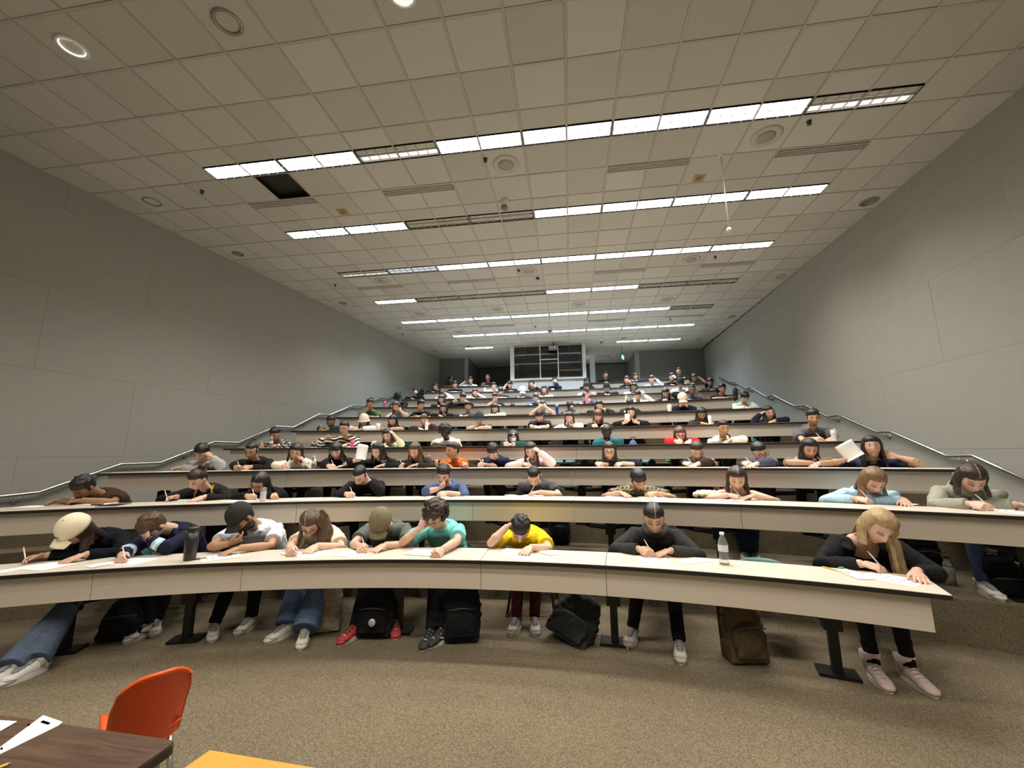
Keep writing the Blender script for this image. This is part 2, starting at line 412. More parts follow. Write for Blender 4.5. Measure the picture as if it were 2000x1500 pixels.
for y in ylines: grid.box((-1.5, y, gz), (14.4, .024, .012))
for x in xlines: grid.box((x, (ylines[0]+ylines[-1])/2, gz-.001), (.024, ylines[-1]-ylines[0], .012))
go = grid.build('ceiling_grid', simple('grid bar', (.47, .45, .40), .7), ceiling)
STATUS = ['LLHLLLLH', 'LLOOLLLL', 'HHLLLLLL', 'LOOOLLOO', 'LLLLLLLO', '.LLLLLLL', '.L....LL']
MISSING = tuple(at_z(555, 367, CZ)[:2])
holes = [(0, 0)]
cells = []
for j in range(len(ylines)-1):
    y0, y1 = ylines[j], ylines[j+1]
    for i in range(len(xlines)-1):
        x0, x1 = xlines[i], xlines[i+1]
        cx, cyy = (x0+x1)/2, (y0+y1)/2
        if cx < XL(cyy)-.4 or cx > XR(cyy)+.3: continue
        if BX0+.1 < cx < BX1-.1 and y0 > BY: continue
        if x0 < MISSING[0] < x1 and y0 < MISSING[1] < y1: continue
        ya, yb = y0, y1
        for r, fy in enumerate(FY):
            if y0-.01 < fy < y1:
                k = int(math.floor((cx-FX0)/PX))
                if 0 <= k < 8 and STATUS[r][k] != '.': yb = fy-.012
        cells.append((x0, x1, ya, yb))
def incam(c):
    d = RC @ np.array([(c[0]+c[1])/2, (c[2]+c[3])/2, CZ-CAMZ])
    if d[2] < .2: return 99
    u, v = abs(FPX*d[0]/d[2]), FPX*d[1]/d[2]
    return d[2]+(50 if (u > 1150 or abs(v) > 900) else 0)
cells.sort(key=incam)
tcache = {}
rest = MB()
for k, (x0, x1, y0, y1) in enumerate(cells):
    w, d = x1-x0-.014, y1-y0-.014
    if k < 300:
        key = (round(w, 2), round(d, 2))
        if key not in tcache:
            q = MB(); a, b = w/2, d/2; e = .012
            q.add([(-a, -b, .006), (a, -b, .006), (a, b, .006), (-a, b, .006), (-a+e, -b+e, 0), (a-e, -b+e, 0), (a-e, b-e, 0), (-a+e, b-e, 0)],
                  [(7, 6, 5, 4), (0, 1, 5, 4)[::-1], (1, 2, 6, 5)[::-1], (2, 3, 7, 6)[::-1], (3, 0, 4, 7)[::-1]])
            tcache[key] = q.mesh('ceiling_tile', TILE)
        o = link('ceiling_tile', tcache[key], ceiling, ((x0+x1)/2, (y0+y1)/2, CZ+.001+rnd.random()*.004))
        o.rotation_euler = (rnd.uniform(-.004, .004), rnd.uniform(-.004, .004), 0)
    else:
        a, b = w/2, d/2; e = .012; cx, cyy = (x0+x1)/2, (y0+y1)/2; zz = CZ+.001+rnd.random()*.004
        rest.add([(cx-a, cyy-b, zz+.006), (cx+a, cyy-b, zz+.006), (cx+a, cyy+b, zz+.006), (cx-a, cyy+b, zz+.006), (cx-a+e, cyy-b+e, zz), (cx+a-e, cyy-b+e, zz), (cx+a-e, cyy+b-e, zz), (cx-a+e, cyy+b-e, zz)],
                 [(7, 6, 5, 4), (0, 1, 5, 4)[::-1], (1, 2, 6, 5)[::-1], (2, 3, 7, 6)[::-1], (3, 0, 4, 7)[::-1]])
tag(rest.build('ceiling_tiles_far', TILE, ceiling), kind='stuff')

WARM = emit('lamp warm white', (1.0, .95, .87), LAMP_WARM); COOL = emit('lamp cool white', (.80, .92, 1.0), LAMP_COOL)
DIMW = emit('lamp dim warm', (1.0, .95, .88), .9); DIMC = emit('lamp dim cool', (.80, .92, 1.0), .8)
FW, FDD = PX-.03, FD-.004
q = MB()
for s in (-1, 1):
    q.box((0, s*(FDD/2+.005), .005), (FW+.02, .010, .018)); q.box((s*(FW/2+.005), 0, .005), (.010, FDD, .018))
frame_me = q.mesh('frame', BLACKM)
q = MB(); z = .07
q.add([(-FW/2, -FDD/2, 0), (FW/2, -FDD/2, 0), (FW/2, FDD/2, 0), (-FW/2, FDD/2, 0), (-FW/2, -FDD/2, z), (FW/2, -FDD/2, z), (FW/2, FDD/2, z), (-FW/2, FDD/2, z)],
      [(4, 5, 6, 7), (0, 4, 7, 3), (1, 2, 6, 5), (0, 1, 5, 4), (3, 7, 6, 2)])
pan_me = q.mesh('reflector', REFL)
q = MB()
for k in range(1, 8): q.box((-FW/2+FW*k/8, 0, .016), (.006, FDD, .03))
lou_me = q.mesh('louver', LOUV)
q = MB(); q.box((0, 0, 0), (.006, FDD, .03)); blade_me = q.mesh('louver_blade', LOUV)
q = MB(); q.box((0, 0, .016), (FW, .007, .034)); spine_me = q.mesh('center_blade', LOUV)
def lamp_mesh(mat):
    q = MB(); q.add([(-FW/2+.01, -FDD/4+.006, 0), (FW/2-.01, -FDD/4+.006, 0), (FW/2-.01, FDD/4-.006, 0), (-FW/2+.01, FDD/4-.006, 0)], [(3, 2, 1, 0)]); return q.mesh('lamp', mat)
lamp_me = {k: lamp_mesh(v) for k, v in dict(W=WARM, C=COOL, w=DIMW, c=DIMC, O=OFFL).items()}
RN = ['row nearest the front', 'second row', 'third row', 'fourth row', 'fifth row', 'sixth row', 'rearmost row']
def troffer(x, y, st, rowname, kth, cool, z=CZ):
    desc = {'L': 'glowing', 'H': 'half lit', 'O': 'unlit dark'}[st]
    t = thing('ceiling_troffer', '%s ceiling troffer, %s from left in the %s of lights' % (desc, kth, rowname), 'ceiling light', (x, y, z), 0, 'ceiling troffers')
    for me, nme in ((frame_me, 'frame'), (pan_me, 'reflector'), (spine_me, 'center_blade')): link(nme, me, t, (0, 0, -.010 if st == 'L' and me is spine_me else 0))
    if st != 'L' and y < 8.5:
        for k in range(1, 8): link('louver_blade', blade_me, t, (-FW/2+FW*k/8, 0, .016))
    else: tag(link('louver', lou_me, t, (0, 0, -.012 if st == 'L' else 0)), kind='stuff')
    on, dim = ('C', 'c') if cool else ('W', 'w')
    a, b = {'L': (on, on), 'H': (dim, on if False else 'w' if not cool else 'c'), 'O': ('O', 'O')}[st]
    if st == 'H': a = 'O' if not cool else 'c'
    zl = .010 if st == 'L' else .036
    link('lamp', lamp_me[a], t, (0, -FDD/4, zl)); link('lamp', lamp_me[b], t, (0, FDD/4, zl))
    if st != 'O':
        l = bpy.data.lights.new('troffer_light', 'AREA'); l.shape = 'RECTANGLE'; l.size = FW-.02; l.size_y = FDD-.01; l.spread = math.radians(TROFFER_SPREAD)
        l.energy = TROFFER_W*(1 if st == 'L' else .3)*(1.2 if cool else 1); l.color = (.74, .88, 1.0) if cool else (1.0, .945, .86)
        lo = bpy.data.objects.new('troffer_light', l); COL.objects.link(lo); lo.parent = t; lo.location = (0, 0, -.016)
    return t
for r, st in enumerate(STATUS):
    n = 0
    for k, s in enumerate(st):
        if s == '.': continue
        troffer(FX0+PX*(k+.5), FY[r]+FD/2, s, RN[r], ORD[n], r >= 4 or (r == 2 and k == 1)); n += 1
p = at_z(1164, 697, CZ); troffer(p[0], p[1], 'L', 'right vestibule', 'only one', True)

# vents, speakers, downlights, sprinklers, plates
def ceil_dir():
    return None
VENTS = [(490, 403, 617, 392), (750, 378, 886, 366), (1188, 330, 1344, 318), (1516, 300, 1694, 285), (700, 565, 785, 558), (875, 552, 965, 546), (1161, 534, 1260, 526), (1369, 521, 1476, 513), (805, 646, 868, 643), (938, 638, 1005, 635), (1149, 628, 1222, 624), (1300, 620, 1377, 615)]
def vent_parts(L):
    a = MB(); a.box((0, 0, -.004), (L, .125, .012)); b = MB()
    return a.mesh('slot_back', DARKV)
vme = {}
for i, (x0, y0, x1, y1) in enumerate(VENTS):
    a = at_z(x0, y0, CZ); b = at_z(x1, y1, CZ); c = (a+b)/2; L = PX-.02
    rr = i//4
    t = thing('slot_diffuser', 'linear three-slot air vent, %s from the left in the %s of ceiling vents' % (ORD[i % 4], ['front line', 'middle line', 'rear line'][rr]), 'air vent', (c[0], c[1], CZ), 0, 'linear ceiling vents')
    q = MB(); q.box((0, 0, -.003), (L, .12, .008)); q.build('slot_back', DARKV, t)
    for s in (-1.5, -.5, .5, 1.5):
        q = MB(); q.box((0, s*.036, -.009), (L, .019, .012)); q.build('blade', VENTW, t)
SPK = [(988, 321), (1497, 266), (747, 549), (1033, 530), (1350, 507), (821, 613), (971, 604), (1130, 595), (1303, 586), (897, 649), (1241, 632)]
SPN = ['left of center behind the front lights', 'right behind the front lights', 'left behind the third light row', 'middle behind the third light row', 'right behind the third light row', 'leftmost behind the fourth light row', 'second from left behind the fourth light row', 'third from left behind the fourth light row', 'rightmost behind the fourth light row', 'left behind the fifth light row', 'right behind the fifth light row']
q = MB(); q.lathe([(.19, .004), (.19, -.006), (.17, -.012), (.115, -.012), (.11, -.006)], 24); spk_a = q.mesh('rim', simple('speaker rim', (.50, .48, .43), .6))
q = MB(); q.lathe([(.11, 0), (.11, -.010), (.06, -.016), (.001, -.018)], 24); spk_b = q.mesh('grille', GRILL)
for (x, y), nmn in zip(SPK, SPN):
    p = at_z(x, y, CZ); t = thing('ceiling_speaker', 'round ceiling speaker, ' + nmn, 'speaker', tuple(p), 0, 'round ceiling speakers')
    link('rim', spk_a, t); link('grille', spk_b, t)
DOWN = [(141, 92, 1, 'glowing round downlight in the front left corner of the ceiling'), (785, -14, 2, 'bright round downlight at the front middle of the ceiling'), (444, 43, 0, 'unlit chrome downlight between the two lit front downlights'),
        (297, 394, 0, 'unlit chrome downlight nearest the front by the left wall'), (465, 496, 0, 'unlit chrome downlight second from the front by the left wall'), (670, 592, 0, 'unlit chrome downlight third from the front by the left wall'), (778, 640, 0, 'unlit chrome downlight fourth from the front by the left wall'), (849, 685, 0, 'unlit downlight farthest back by the left wall'),
        (1697, 394, 0, 'unlit chrome downlight nearest the front by the right wall'), (1525, 540, 0, 'unlit chrome downlight second from the front by the right wall'), (1430, 618, 0, 'unlit chrome downlight third from the front by the right wall'), (1365, 662, 0, 'unlit downlight farthest back by the right wall'),
        (915, 676, 0, 'small dark downlight above the left vestibule light'), (1218, 661, 0, 'small dark downlight behind the rearmost right lights')]
q = MB(); q.lathe([(.115, .003), (.115, -.006), (.10, -.012), (.088, -.006), (.085, .05)], 24); dl_rim = q.mesh('rim', simple('downlight rim', (.35, .33, .29), .4, .6))
dl_rimw = q.mesh('rim', WHITEM)
q = MB()
for r0, z0, r1, z1 in ((.087, -.004, .07, .05), (.07, .05, .03, .075), (.03, .075, .001, .08)):
    q.lathe([(r0, z0), (r1, z1)], 20)
q2 = MB(); vs = []; seg = 20
prof = [(.088, -.005), (.074, .04), (.045, .065), (.0005, .07)]
for r, z in prof:
    for k in range(seg): vs.append((r*math.cos(2*PI*k/seg), r*math.sin(2*PI*k/seg), z))
q2.add(vs, [(i*seg+k, (i+1)*seg+k, (i+1)*seg+(k+1) % seg, i*seg+(k+1) % seg) for i in range(3) for k in range(seg)], 0, True)
dl_cone = q2.mesh('reflector_cone', simple('chrome reflector', (.26, .25, .22), .10, 1.0))
dl_lit = q2.mesh('reflector_cone', emit('downlight glow', (1, .97, .90), DOWNLIGHT*.12)); dl_hot = q2.mesh('reflector_cone', emit('downlight hot', (1, .95, .85), DOWNLIGHT))
q = MB(); q.ball((0, 0, .035), .024, 10, 7); dl_bulb = q.mesh('bulb', simple('frosted bulb', (.55, .52, .48), .3))
for x, y, lit, lab in DOWN:
    p = at_z(x, y, CZ); t = thing('recessed_downlight', lab, 'downlight', tuple(p), 0, 'recessed downlights')
    t.scale = (1.15, 1.15, 1.15) if y < 450 else (.95, .95, .95)
    link('rim', dl_rim if not lit else dl_rimw, t); link('reflector_cone', [dl_cone, dl_lit, dl_hot][lit], t)
    if not lit: link('bulb', dl_bulb, t)
# the lit downlights over the lecturer's end of the hall, behind the photographer's head
for ln_, yy, xs_ in (('nearer', 1.2, (-5.6, -3.4, -1.2, 1.0, 3.2)), ('farther', -.9, (-4.5, -2.3, -.1, 2.1, 4.2))):
    for k_, x in enumerate(xs_):
        t = thing('recessed_downlight', 'lit downlight over the lecturer end, %s from left in the %s line' % (ORD[k_], ln_), 'downlight', (x, yy, CZ), 0, 'front downlights')
        link('rim', dl_rim, t); link('reflector_cone', dl_lit, t)
        l = bpy.data.lights.new('downlight_beam', 'SPOT'); l.energy = FRONT_W; l.color = (1, .93, .82); l.spot_size = math.radians(124); l.spot_blend = .6; l.shadow_soft_size = .08
        lo = bpy.data.objects.new('downlight_beam', l); COL.objects.link(lo); lo.parent = t; lo.location = (0, 0, -.03)
SPR = [(395, 373, 'left behind the front lights'), (948, 310, 'left of the speaker behind the front lights'), (1580, 237, 'right behind the front lights'), (655, 556, 'left behind the third lights'), (1013, 527, 'middle behind the third lights'), (1397, 501, 'right behind the third lights'), (786, 652, 'left by the rear vents'), (1046, 637, 'middle by the rear vents'), (1309, 623, 'right by the rear vents')]
q = MB(); q.lathe([(.03, .003), (.03, -.006), (.012, -.01), (.01, -.035), (.026, -.038), (.026, -.044)], 12); spr_me = q.mesh('sprinkler_head', simple('sprinkler dark', (.06, .05, .04), .5, .5))
for x, y, lab in SPR:
    o = link('sprinkler_head', spr_me, None, tuple(at_z(x, y, CZ))); tag(o, 'small dark sprinkler head on the ceiling, ' + lab, 'sprinkler', 'sprinkler heads')
for x, y, lab in ((985, 392, 'white dome camera on the ceiling before the second light row'), (1073, 640, 'small dome camera on the ceiling before the sixth light row'), (1174, 662, 'white ceiling camera beside the booth window')):
    p = at_z(x, y, CZ); t = thing('dome_camera', lab, 'camera', tuple(p))
    q = MB(); q.lathe([(.07, .003), (.07, -.02), (.05, -.045), (.045, -.09), (.05, -.1)], 16); q.build('base', WHITEM, t)
    q = MB(); q.ball((0, 0, -.12), .055, 14, 9); q.build('dome', simple('smoked dome', (.25, .25, .25), .1), t)
for x, y, lab in ((670, 414, 'tan square cover plate on the ceiling by the left vent'), (1365, 348, 'tan square cover plate on the ceiling by the hanging rod')):
    p = at_z(x, y, CZ); t = thing('ceiling_plate', lab, 'cover plate', tuple(p))
    q = MB(); q.box((0, 0, -.004), (.16, .16, .010)); q.build('plate', BRASS, t); q = MB(); q.box((0, 0, -.010), (.09, .09, .006)); q.build('inset', simple('plate inset', (.25, .17, .06), .5), t)
p = at_z(1050, 543, CZ); o = MB().box((0, 0, -.01), (.08, .08, .03)).build('ceiling_sensor', BLACKM, None, tuple(p)); tag(o, 'small black square sensor on the ceiling near the middle speaker', 'sensor')
# hanging rod with a ball end
a = at_z(1408, 303, CZ); zb = at_y(1421, 449, a[1])[2]
t = thing('hanging_microphone', 'thin white rod hanging from the ceiling with a small ball end', 'microphone', tuple(a))
q = MB(); q.tube([(0, 0, .005), (0, 0, zb-CZ)], .008); q.build('rod', WHITEM, t)
q = MB(); q.ball((0, 0, zb-CZ), .034); q.build('ball_end', WHITEM, t); q = MB(); q.lathe([(.04, .003), (.04, -.01), (.012, -.02)], 14); q.build('ceiling_rose', WHITEM, t)

# ---------------------------------------------------------------- handrails
def rail(name, label, pts, wx, sgn):
    P = []
    for x, y in pts:
        d = ray(x, y)
        if sgn > 0: tt = (5.225-.07)/(d[0]-.009*d[1])
        else: tt = (-8.12+.07)/(d[0]-.158*d[1])
        p = d*tt; P.append(Vector((p[0], p[1], CAMZ+p[2])))
    t = thing(name, label, 'handrail', tuple(P[0]))
    q = MB(); Q = []
    for i, p in enumerate(P):        # soften the bends
        if 0 < i < len(P)-1:
            Q += [p+(P[i-1]-p).normalized()*.09, p, p+(P[i+1]-p).normalized()*.09]
        else: Q.append(p)
    q.tube([p-P[0] for p in Q], .024, 10); q.build('rail', CHROME, t)
    for i in range(1, len(P)-1, 2):
        m = (P[i]+P[i+1])/2 if i+1 < len(P) else P[i]
        q = MB(); w = Vector((sgn*.075, 0, 0))
        q.tube([m-P[0]-Vector((0, 0, .02)), m-P[0]+Vector((0, 0, -.07)), m-P[0]+w*.8+Vector((0, 0, -.085))], .009, 8); q.lathe([(.036, 0), (.036, .012)], 12, m-P[0]+w*.85+Vector((0, 0, -.085)), R=Matrix.Rotation(PI/2, 3, 'Y'))
        q.build('bracket', CHROME, t)
    return t
RR = [(2150, 1012), (2000, 936), (1900, 890), (1850, 891), (1740, 843), (1714, 844), (1640, 811), (1617, 814), (1575, 792), (1552, 793), (1510, 772), (1499, 776), (1467, 757), (1460, 760), (1435, 746), (1427, 748), (1405, 738)]
LL = [(-80, 1010), (0, 970), (75, 962), (145, 938), (235, 907), (312, 904), (418, 863), (464, 865), (540, 833), (572, 835), (623, 809), (643, 811), (688, 792), (706, 794), (742, 777), (758, 779), (784, 766)]
LL = LL[1:]; RR = RR[1:]
rail('handrail', 'steel handrail stepping up along the right wall', RR, 0, 1)
rail('handrail', 'steel handrail stepping up along the left wall', [(-60, 977)]+LL, 0, -1)
# ---------------------------------------------------------------- desk rows
XEND = [(-5.3, 2.40), (-6.7, 4.25), (-6.34, 4.24), (-6.17, 4.29), (-5.96, 4.33), (-5.78, 4.25), (-5.52, 4.22), (-5.33, 4.27), (-5.09, 4.36), (-4.94, 4.27)]
JOINTS = {0: [-4.0, -2.92, -.82, .26], 1: [-5.3, -3.3, -1.2, .02, 1.75]}
def band(mb, n, p0, p1, d0, d1, z0, z1, mi=0, step=.25):
    k = max(2, int(abs(p1-p0)*ROWS[n][1]/step)+1); vs = []; fs = []
    for i in range(k+1):
        p = p0+(p1-p0)*i/k
        for d, z in ((d0, z0), (d1, z0), (d1, z1), (d0, z1)): vs.append(arc(n, p, d, z))
    for i in range(k):
        a, b = i*4, i*4+4
        for j in range(4): fs.append((a+j, a+(j+1) % 4, b+(j+1) % 4, b+j))
    fs += [(3, 2, 1, 0), tuple(k*4+j for j in range(4))]
    mb.add(vs, fs, mi)
def rounded_ends(mb): return mb
PED = {}     # pedestal angles per row
def desk_row(n, xa, xb, label, joints=None):
    z = ROWS[n][2]; R = ROWS[n][1]
    pa, pb = phi_of_x(n, xa), phi_of_x(n, xb)
    o = arc(n, (pa+pb)/2, DD/2, FZ[n]); t = thing('lecture_desk', label, 'desk', tuple(o), 0, 'curved lecture desk rows')
    def rel(mb):
        mb.v = [(x-o.x, y-o.y, zz-o.z) for x, y, zz in mb.v]; return mb
    if joints is None:
        m = max(1, round((xb-xa)/2.1)); joints = [xa+(xb-xa)*i/m for i in range(1, m)]
    ph = [pa]+[phi_of_x(n, x) for x in joints if xa+.3 < x < xb-.3]+[pb]
    g = .0022/R
    for i in range(len(ph)-1):
        a, b = ph[i]+g, ph[i+1]-g
        q = MB(); band(q, n, a, b, .004, DD, z-.003, z); rel(q).build('desktop', LAMINATE, t)
        q = MB(); band(q, n, a, b, 0., DD+.004, z-DT, z-.003); rel(q).build('edge_band', EDGE, t)
        e0 = .10/R if i == 0 else 0; e1 = .10/R if i == len(ph)-2 else 0
        q = MB(); band(q, n, a+e0, b-e1, .045, .065, z-PANEL_H, z-DT); rel(q).build('modesty_panel', PANELM, t)
    # pedestals
    m = max(2, round((xb-xa)/1.15)); pl = PED.setdefault(n, [])
    if n == 0: ps = [hit_row(0, 366, 1240, .42)[0], hit_row(0, 1200, 1220, .42)[0], hit_row(0, 1630, 1270, .42)[0], hit_row(0, 780, 1200, .42)[0], phi_of_x(0, -4.3)]
    else: ps = [pa+(pb-pa)*(i+.5)/m for i in range(m)]
    for p in ps:
        pl.append(p); q = MB(); c = arc(n, p, .42, FZ[n]); Rz = Matrix.Rotation(-p, 3, 'Z')
        q.box(c+Vector((0, 0, .012)), (.26, .17, .024), 0, Rz); q.box(c+Vector((0, 0, .33)), (.065, .065, .64), 0, Rz)
        q.box(c+Vector((0, 0, .40)), (.12, .11, .15), 0, Rz)
        q.box(c+Rz @ Vector((0, -.14, DH-.05)), (.06, .36, .035), 0, Rz)
        rel(q).build('pedestal', BLACKM, t)
    return t
RD = ['frontmost curved lecture desk with taupe modesty panels', 'second lecture desk row from the front running past both picture edges', 'third lecture desk row from the front', 'fourth lecture desk row from the front', 'fifth lecture desk row from the front', 'sixth lecture desk row from the front', 'seventh lecture desk row from the front', 'eighth lecture desk row from the front', 'ninth lecture desk row, the last unbroken one']
for n in range(9): desk_row(n, *XEND[n], RD[n], JOINTS.get(n))
desk_row(9, XEND[9][0], BX0-.08, 'short rear lecture desk left of the booth', [])
desk_row(9, BX1+.1, XEND[9][1], 'rear lecture desk right of the booth')

# ---------------------------------------------------------------- foreground table, chair, yellow table
z = .74
zf = .74-FZ[0]
A = at_z(350, 1445, z); B = at_z(0, 1395, z); Cc = at_z(300, 1499, z)
e1 = Vector((B[0]-A[0], B[1]-A[1], 0)).normalized(); e2 = Vector((Cc[0]-A[0], Cc[1]-A[1], 0)).normalized(); e2 = Vector((-e1.y, e1.x, 0)) if Vector((-e1.y, e1.x, 0)).dot(e2) > 0 else Vector((e1.y, -e1.x, 0))
A = Vector(A)
t = thing('front_table', 'dark brown woodgrain table with papers in the near left corner', 'table', (A.x, A.y, FZ[0]))
def slab(w, d, zz0, zz1, ins=0., r=.03):
    pts = []
    for (cx, cyy, a0) in ((w-ins-r, ins+r, -90), (w-ins-r, d-ins-r, 0), (ins+r, d-ins-r, 90), (ins+r, ins+r, 180)):
        for k in range(5):
            an = math.radians(a0+k*22.5); pts.append(e1*(cx+r*math.cos(an))+e2*(cyy+r*math.sin(an)))
    q = MB(); q.prism([(p.x, p.y) for p in pts], zz0, zz1); return q
slab(1.5, .75, zf-.004, zf, .004).build('tabletop', TABLE_WOOD, t)
slab(1.5, .75, zf-.03, zf-.004).build('edge_band', simple('dark table edge', (.03, .018, .012), .4), t)
for u in (.12, 1.38):
    for w in (.1, .65):
        q = MB(); c = e1*u+e2*w; q.tube([(c.x, c.y, 0), (c.x, c.y, zf-.03)], .022, 10); q.build('leg', BLACKM, t)
TBL = (A, e1, e2, z)
zy = .90
p0 = Vector(at_z(410, 1465, zy)); p1 = Vector(at_z(630, 1502, zy)); f1 = (p1-p0).normalized(); p2 = Vector(at_z(360, 1500, zy)); f2 = Vector((f1.y, -f1.x, 0))
t = thing('yellow_table', 'bright yellow laminate stand top at the bottom edge of the picture', 'table', (p0.x, p0.y, FZ[0]))
q = MB(); pts = [Vector((0, 0, 0)), f1*.6, f1*.6+f2*.4, (p2-p0).normalized()*.45]
q.prism([(p.x, p.y) for p in pts][::-1], zy-FZ[0]-.03, zy-FZ[0]); q.build('tabletop', simple('yellow laminate', (.62, .29, .03), .5, var=.08, vscale=9), t)
c = (pts[1]+pts[2]+pts[3])/4
q = MB(); q.box((c.x, c.y, zy/2+.01), (.1, .1, zy-.0)); q.build('post', BLACKM, t)
q = MB(); q.lathe([(.22, 0), (.22, .02), (.06, .03)], 20, (c.x, c.y, 0)); q.build('foot', BLACKM, t)
# orange shell chair behind the table
def grid_surface(fn, nu, nv, th, mb, mi=0):
    P = [[Vector(fn(i/nu, j/nv)) for j in range(nv+1)] for i in range(nu+1)]
    N = [[None]*(nv+1) for _ in range(nu+1)]
    for i in range(nu+1):
        for j in range(nv+1):
            du = P[min(i+1, nu)][j]-P[max(i-1, 0)][j]; dv = P[i][min(j+1, nv)]-P[i][max(j-1, 0)]
            n_ = du.cross(dv); N[i][j] = n_.normalized() if n_.length > 1e-9 else Vector((0, 0, 1))
    vs = [P[i][j] for i in range(nu+1) for j in range(nv+1)]+[P[i][j]-N[i][j]*th for i in range(nu+1) for j in range(nv+1)]
    K = (nu+1)*(nv+1); w = nv+1; fs = []
    for i in range(nu):
        for j in range(nv):
            a = i*w+j; fs.append((a, a+w, a+w+1, a+1)); fs.append((K+a, K+a+1, K+a+w+1, K+a+w))
    bd = [(i*w, (i+1)*w) for i in range(nu)][::-1]+[(j, j+1) for j in range(nv)]+[(i*w+nv, (i+1)*w+nv) for i in range(nu)]+[(nu*w+j, nu*w+j+1) for j in range(nv)][::-1]
    for a, b in bd: fs.append((a, b, K+b, K+a))
    mb.add(vs, fs, mi, True); return mb
ORANGE = simple('orange plastic', (.74, .085, .012), .38)
zc = .70
cp = at_z(306, 1316, zc)
t = thing('orange_chair', 'orange plastic shell chair behind the brown table', 'chair', (cp[0], cp[1]+.02, FZ[0]), math.radians(56))
def obk(u, v):      # sitter faces +y; the back leans to -y, its wings come forward
    x = (u-.5)*2
    hw = .142*(1-.16*max(0, (v-.55)/.45)**2.2)*(1-.06*(1-v))
    fl_ = max(0, (v-.86)/.14)**2*.03
    return (x*hw, -.02-.15*(v-1)*-1*0-.16*v+.075*x*x+.16-fl_*.4-.02*max(0, (abs(x)-.8)/.2)**2*0, -FZ[0]+.34+.36*v-.07*abs(x)**3.2*max(0, (v-.45)/.55))
q = MB(); grid_surface(obk, 18, 16, .013, q); q.build('backrest', ORANGE, t)
q = MB(); grid_surface(lambda u, v: ((u-.5)*.26*(1-.10*(2*v-1)**2), .14+.38*v, .455+.03*(2*u-1)**2-.03*math.sin(PI*v)-.03*max(0, (v-.8)/.2)), 12, 12, .010, q); q.build('seat', ORANGE, t)
for sx in (-1, 1):
    for y0, y1 in ((.2, .12), (.44, .50)):
        q = MB(); q.tube([(sx*.09, y0, .44), (sx*.13, y1, .012)], .011, 8); q.build('leg', CHROME, t)
# ---------------------------------------------------------------- people
SC = 1.14                      # size of the people against the desks
SKT = dict(f=(.60, .38, .28), t=(.50, .30, .195), m=(.41, .235, .14), b=(.28, .15, .085), d=(.055, .030, .020))
HC = dict(k=(.010, .008, .008), n=(.028, .016, .010), b=(.075, .040, .020), l=(.17, .095, .045), y=(.47, .30, .12), a=(.25, .17, .09), r=(.09, .025, .015), g=(.55, .53, .5))
def Mrot(ax, deg): return Matrix.Rotation(math.radians(deg), 3, ax)
JOBS = []                      # (mesh builder, voxel, smooth passes, painter, object maker)
def job(mb, vox, it, fin): JOBS.append((mb, vox, it, fin))
def V(*a): return Vector(a)

_HEAD = {}
def head_verts(nu, nv):
    if (nu, nv) in _HEAD: return _HEAD[(nu, nv)]
    a, b, c = .076, .098, .118; vs = []
    g = lambda d, s: math.exp(-(d*d)/(2*s*s))
    for i in range(1, nv):
        th = PI*i/nv
        for k in range(nu):
            ph = 2*PI*k/nu; n = (math.sin(th)*math.sin(ph), -math.sin(th)*math.cos(ph), math.cos(th))
            x, y, z = a*n[0], b*n[1], c*n[2]
            if z < 0:
                q = -z/c; x *= 1-.26*q**1.6
                if y > 0: y *= 1-.55*q
                else: y *= 1+.10*q*(1-q)
            if y < 0:
                f = min(1, -y/.06)
                d = .022*g(x, .010)*g(z+.022, .016)+.012*g(x, .009)*g(z-.004, .020)
                d -= .009*(g(x-.031, .013)+g(x+.031, .013))*g(z-.010, .011)
                d += .004*g(z-.034, .008)*g(x, .05)+.004*(g(x-.044, .016)+g(x+.044, .016))*g(z+.026, .02)
                d += .006*g(x, .018)*(g(z+.053, .005)+g(z+.066, .006))-.004*g(x, .02)*g(z+.0595, .0025)
                d += .012*g(x, .022)*g(z+.098, .016)-.004*g(x, .03)*g(z+.080, .008)
                y -= d*f
            vs.append((x, y, z))
    vs += [(0, 0, c), (0, -.035, -c*.99)]; T = (nv-1)*nu
    fs = [(i*nu+k, (i+1)*nu+k, (i+1)*nu+(k+1) % nu, i*nu+(k+1) % nu) for i in range(nv-2) for k in range(nu)]
    fs += [(T, k, (k+1) % nu) for k in range(nu)]+[(T+1, (nv-2)*nu+(k+1) % nu, (nv-2)*nu+k) for k in range(nu)]
    _HEAD[(nu, nv)] = (vs, fs); return vs, fs

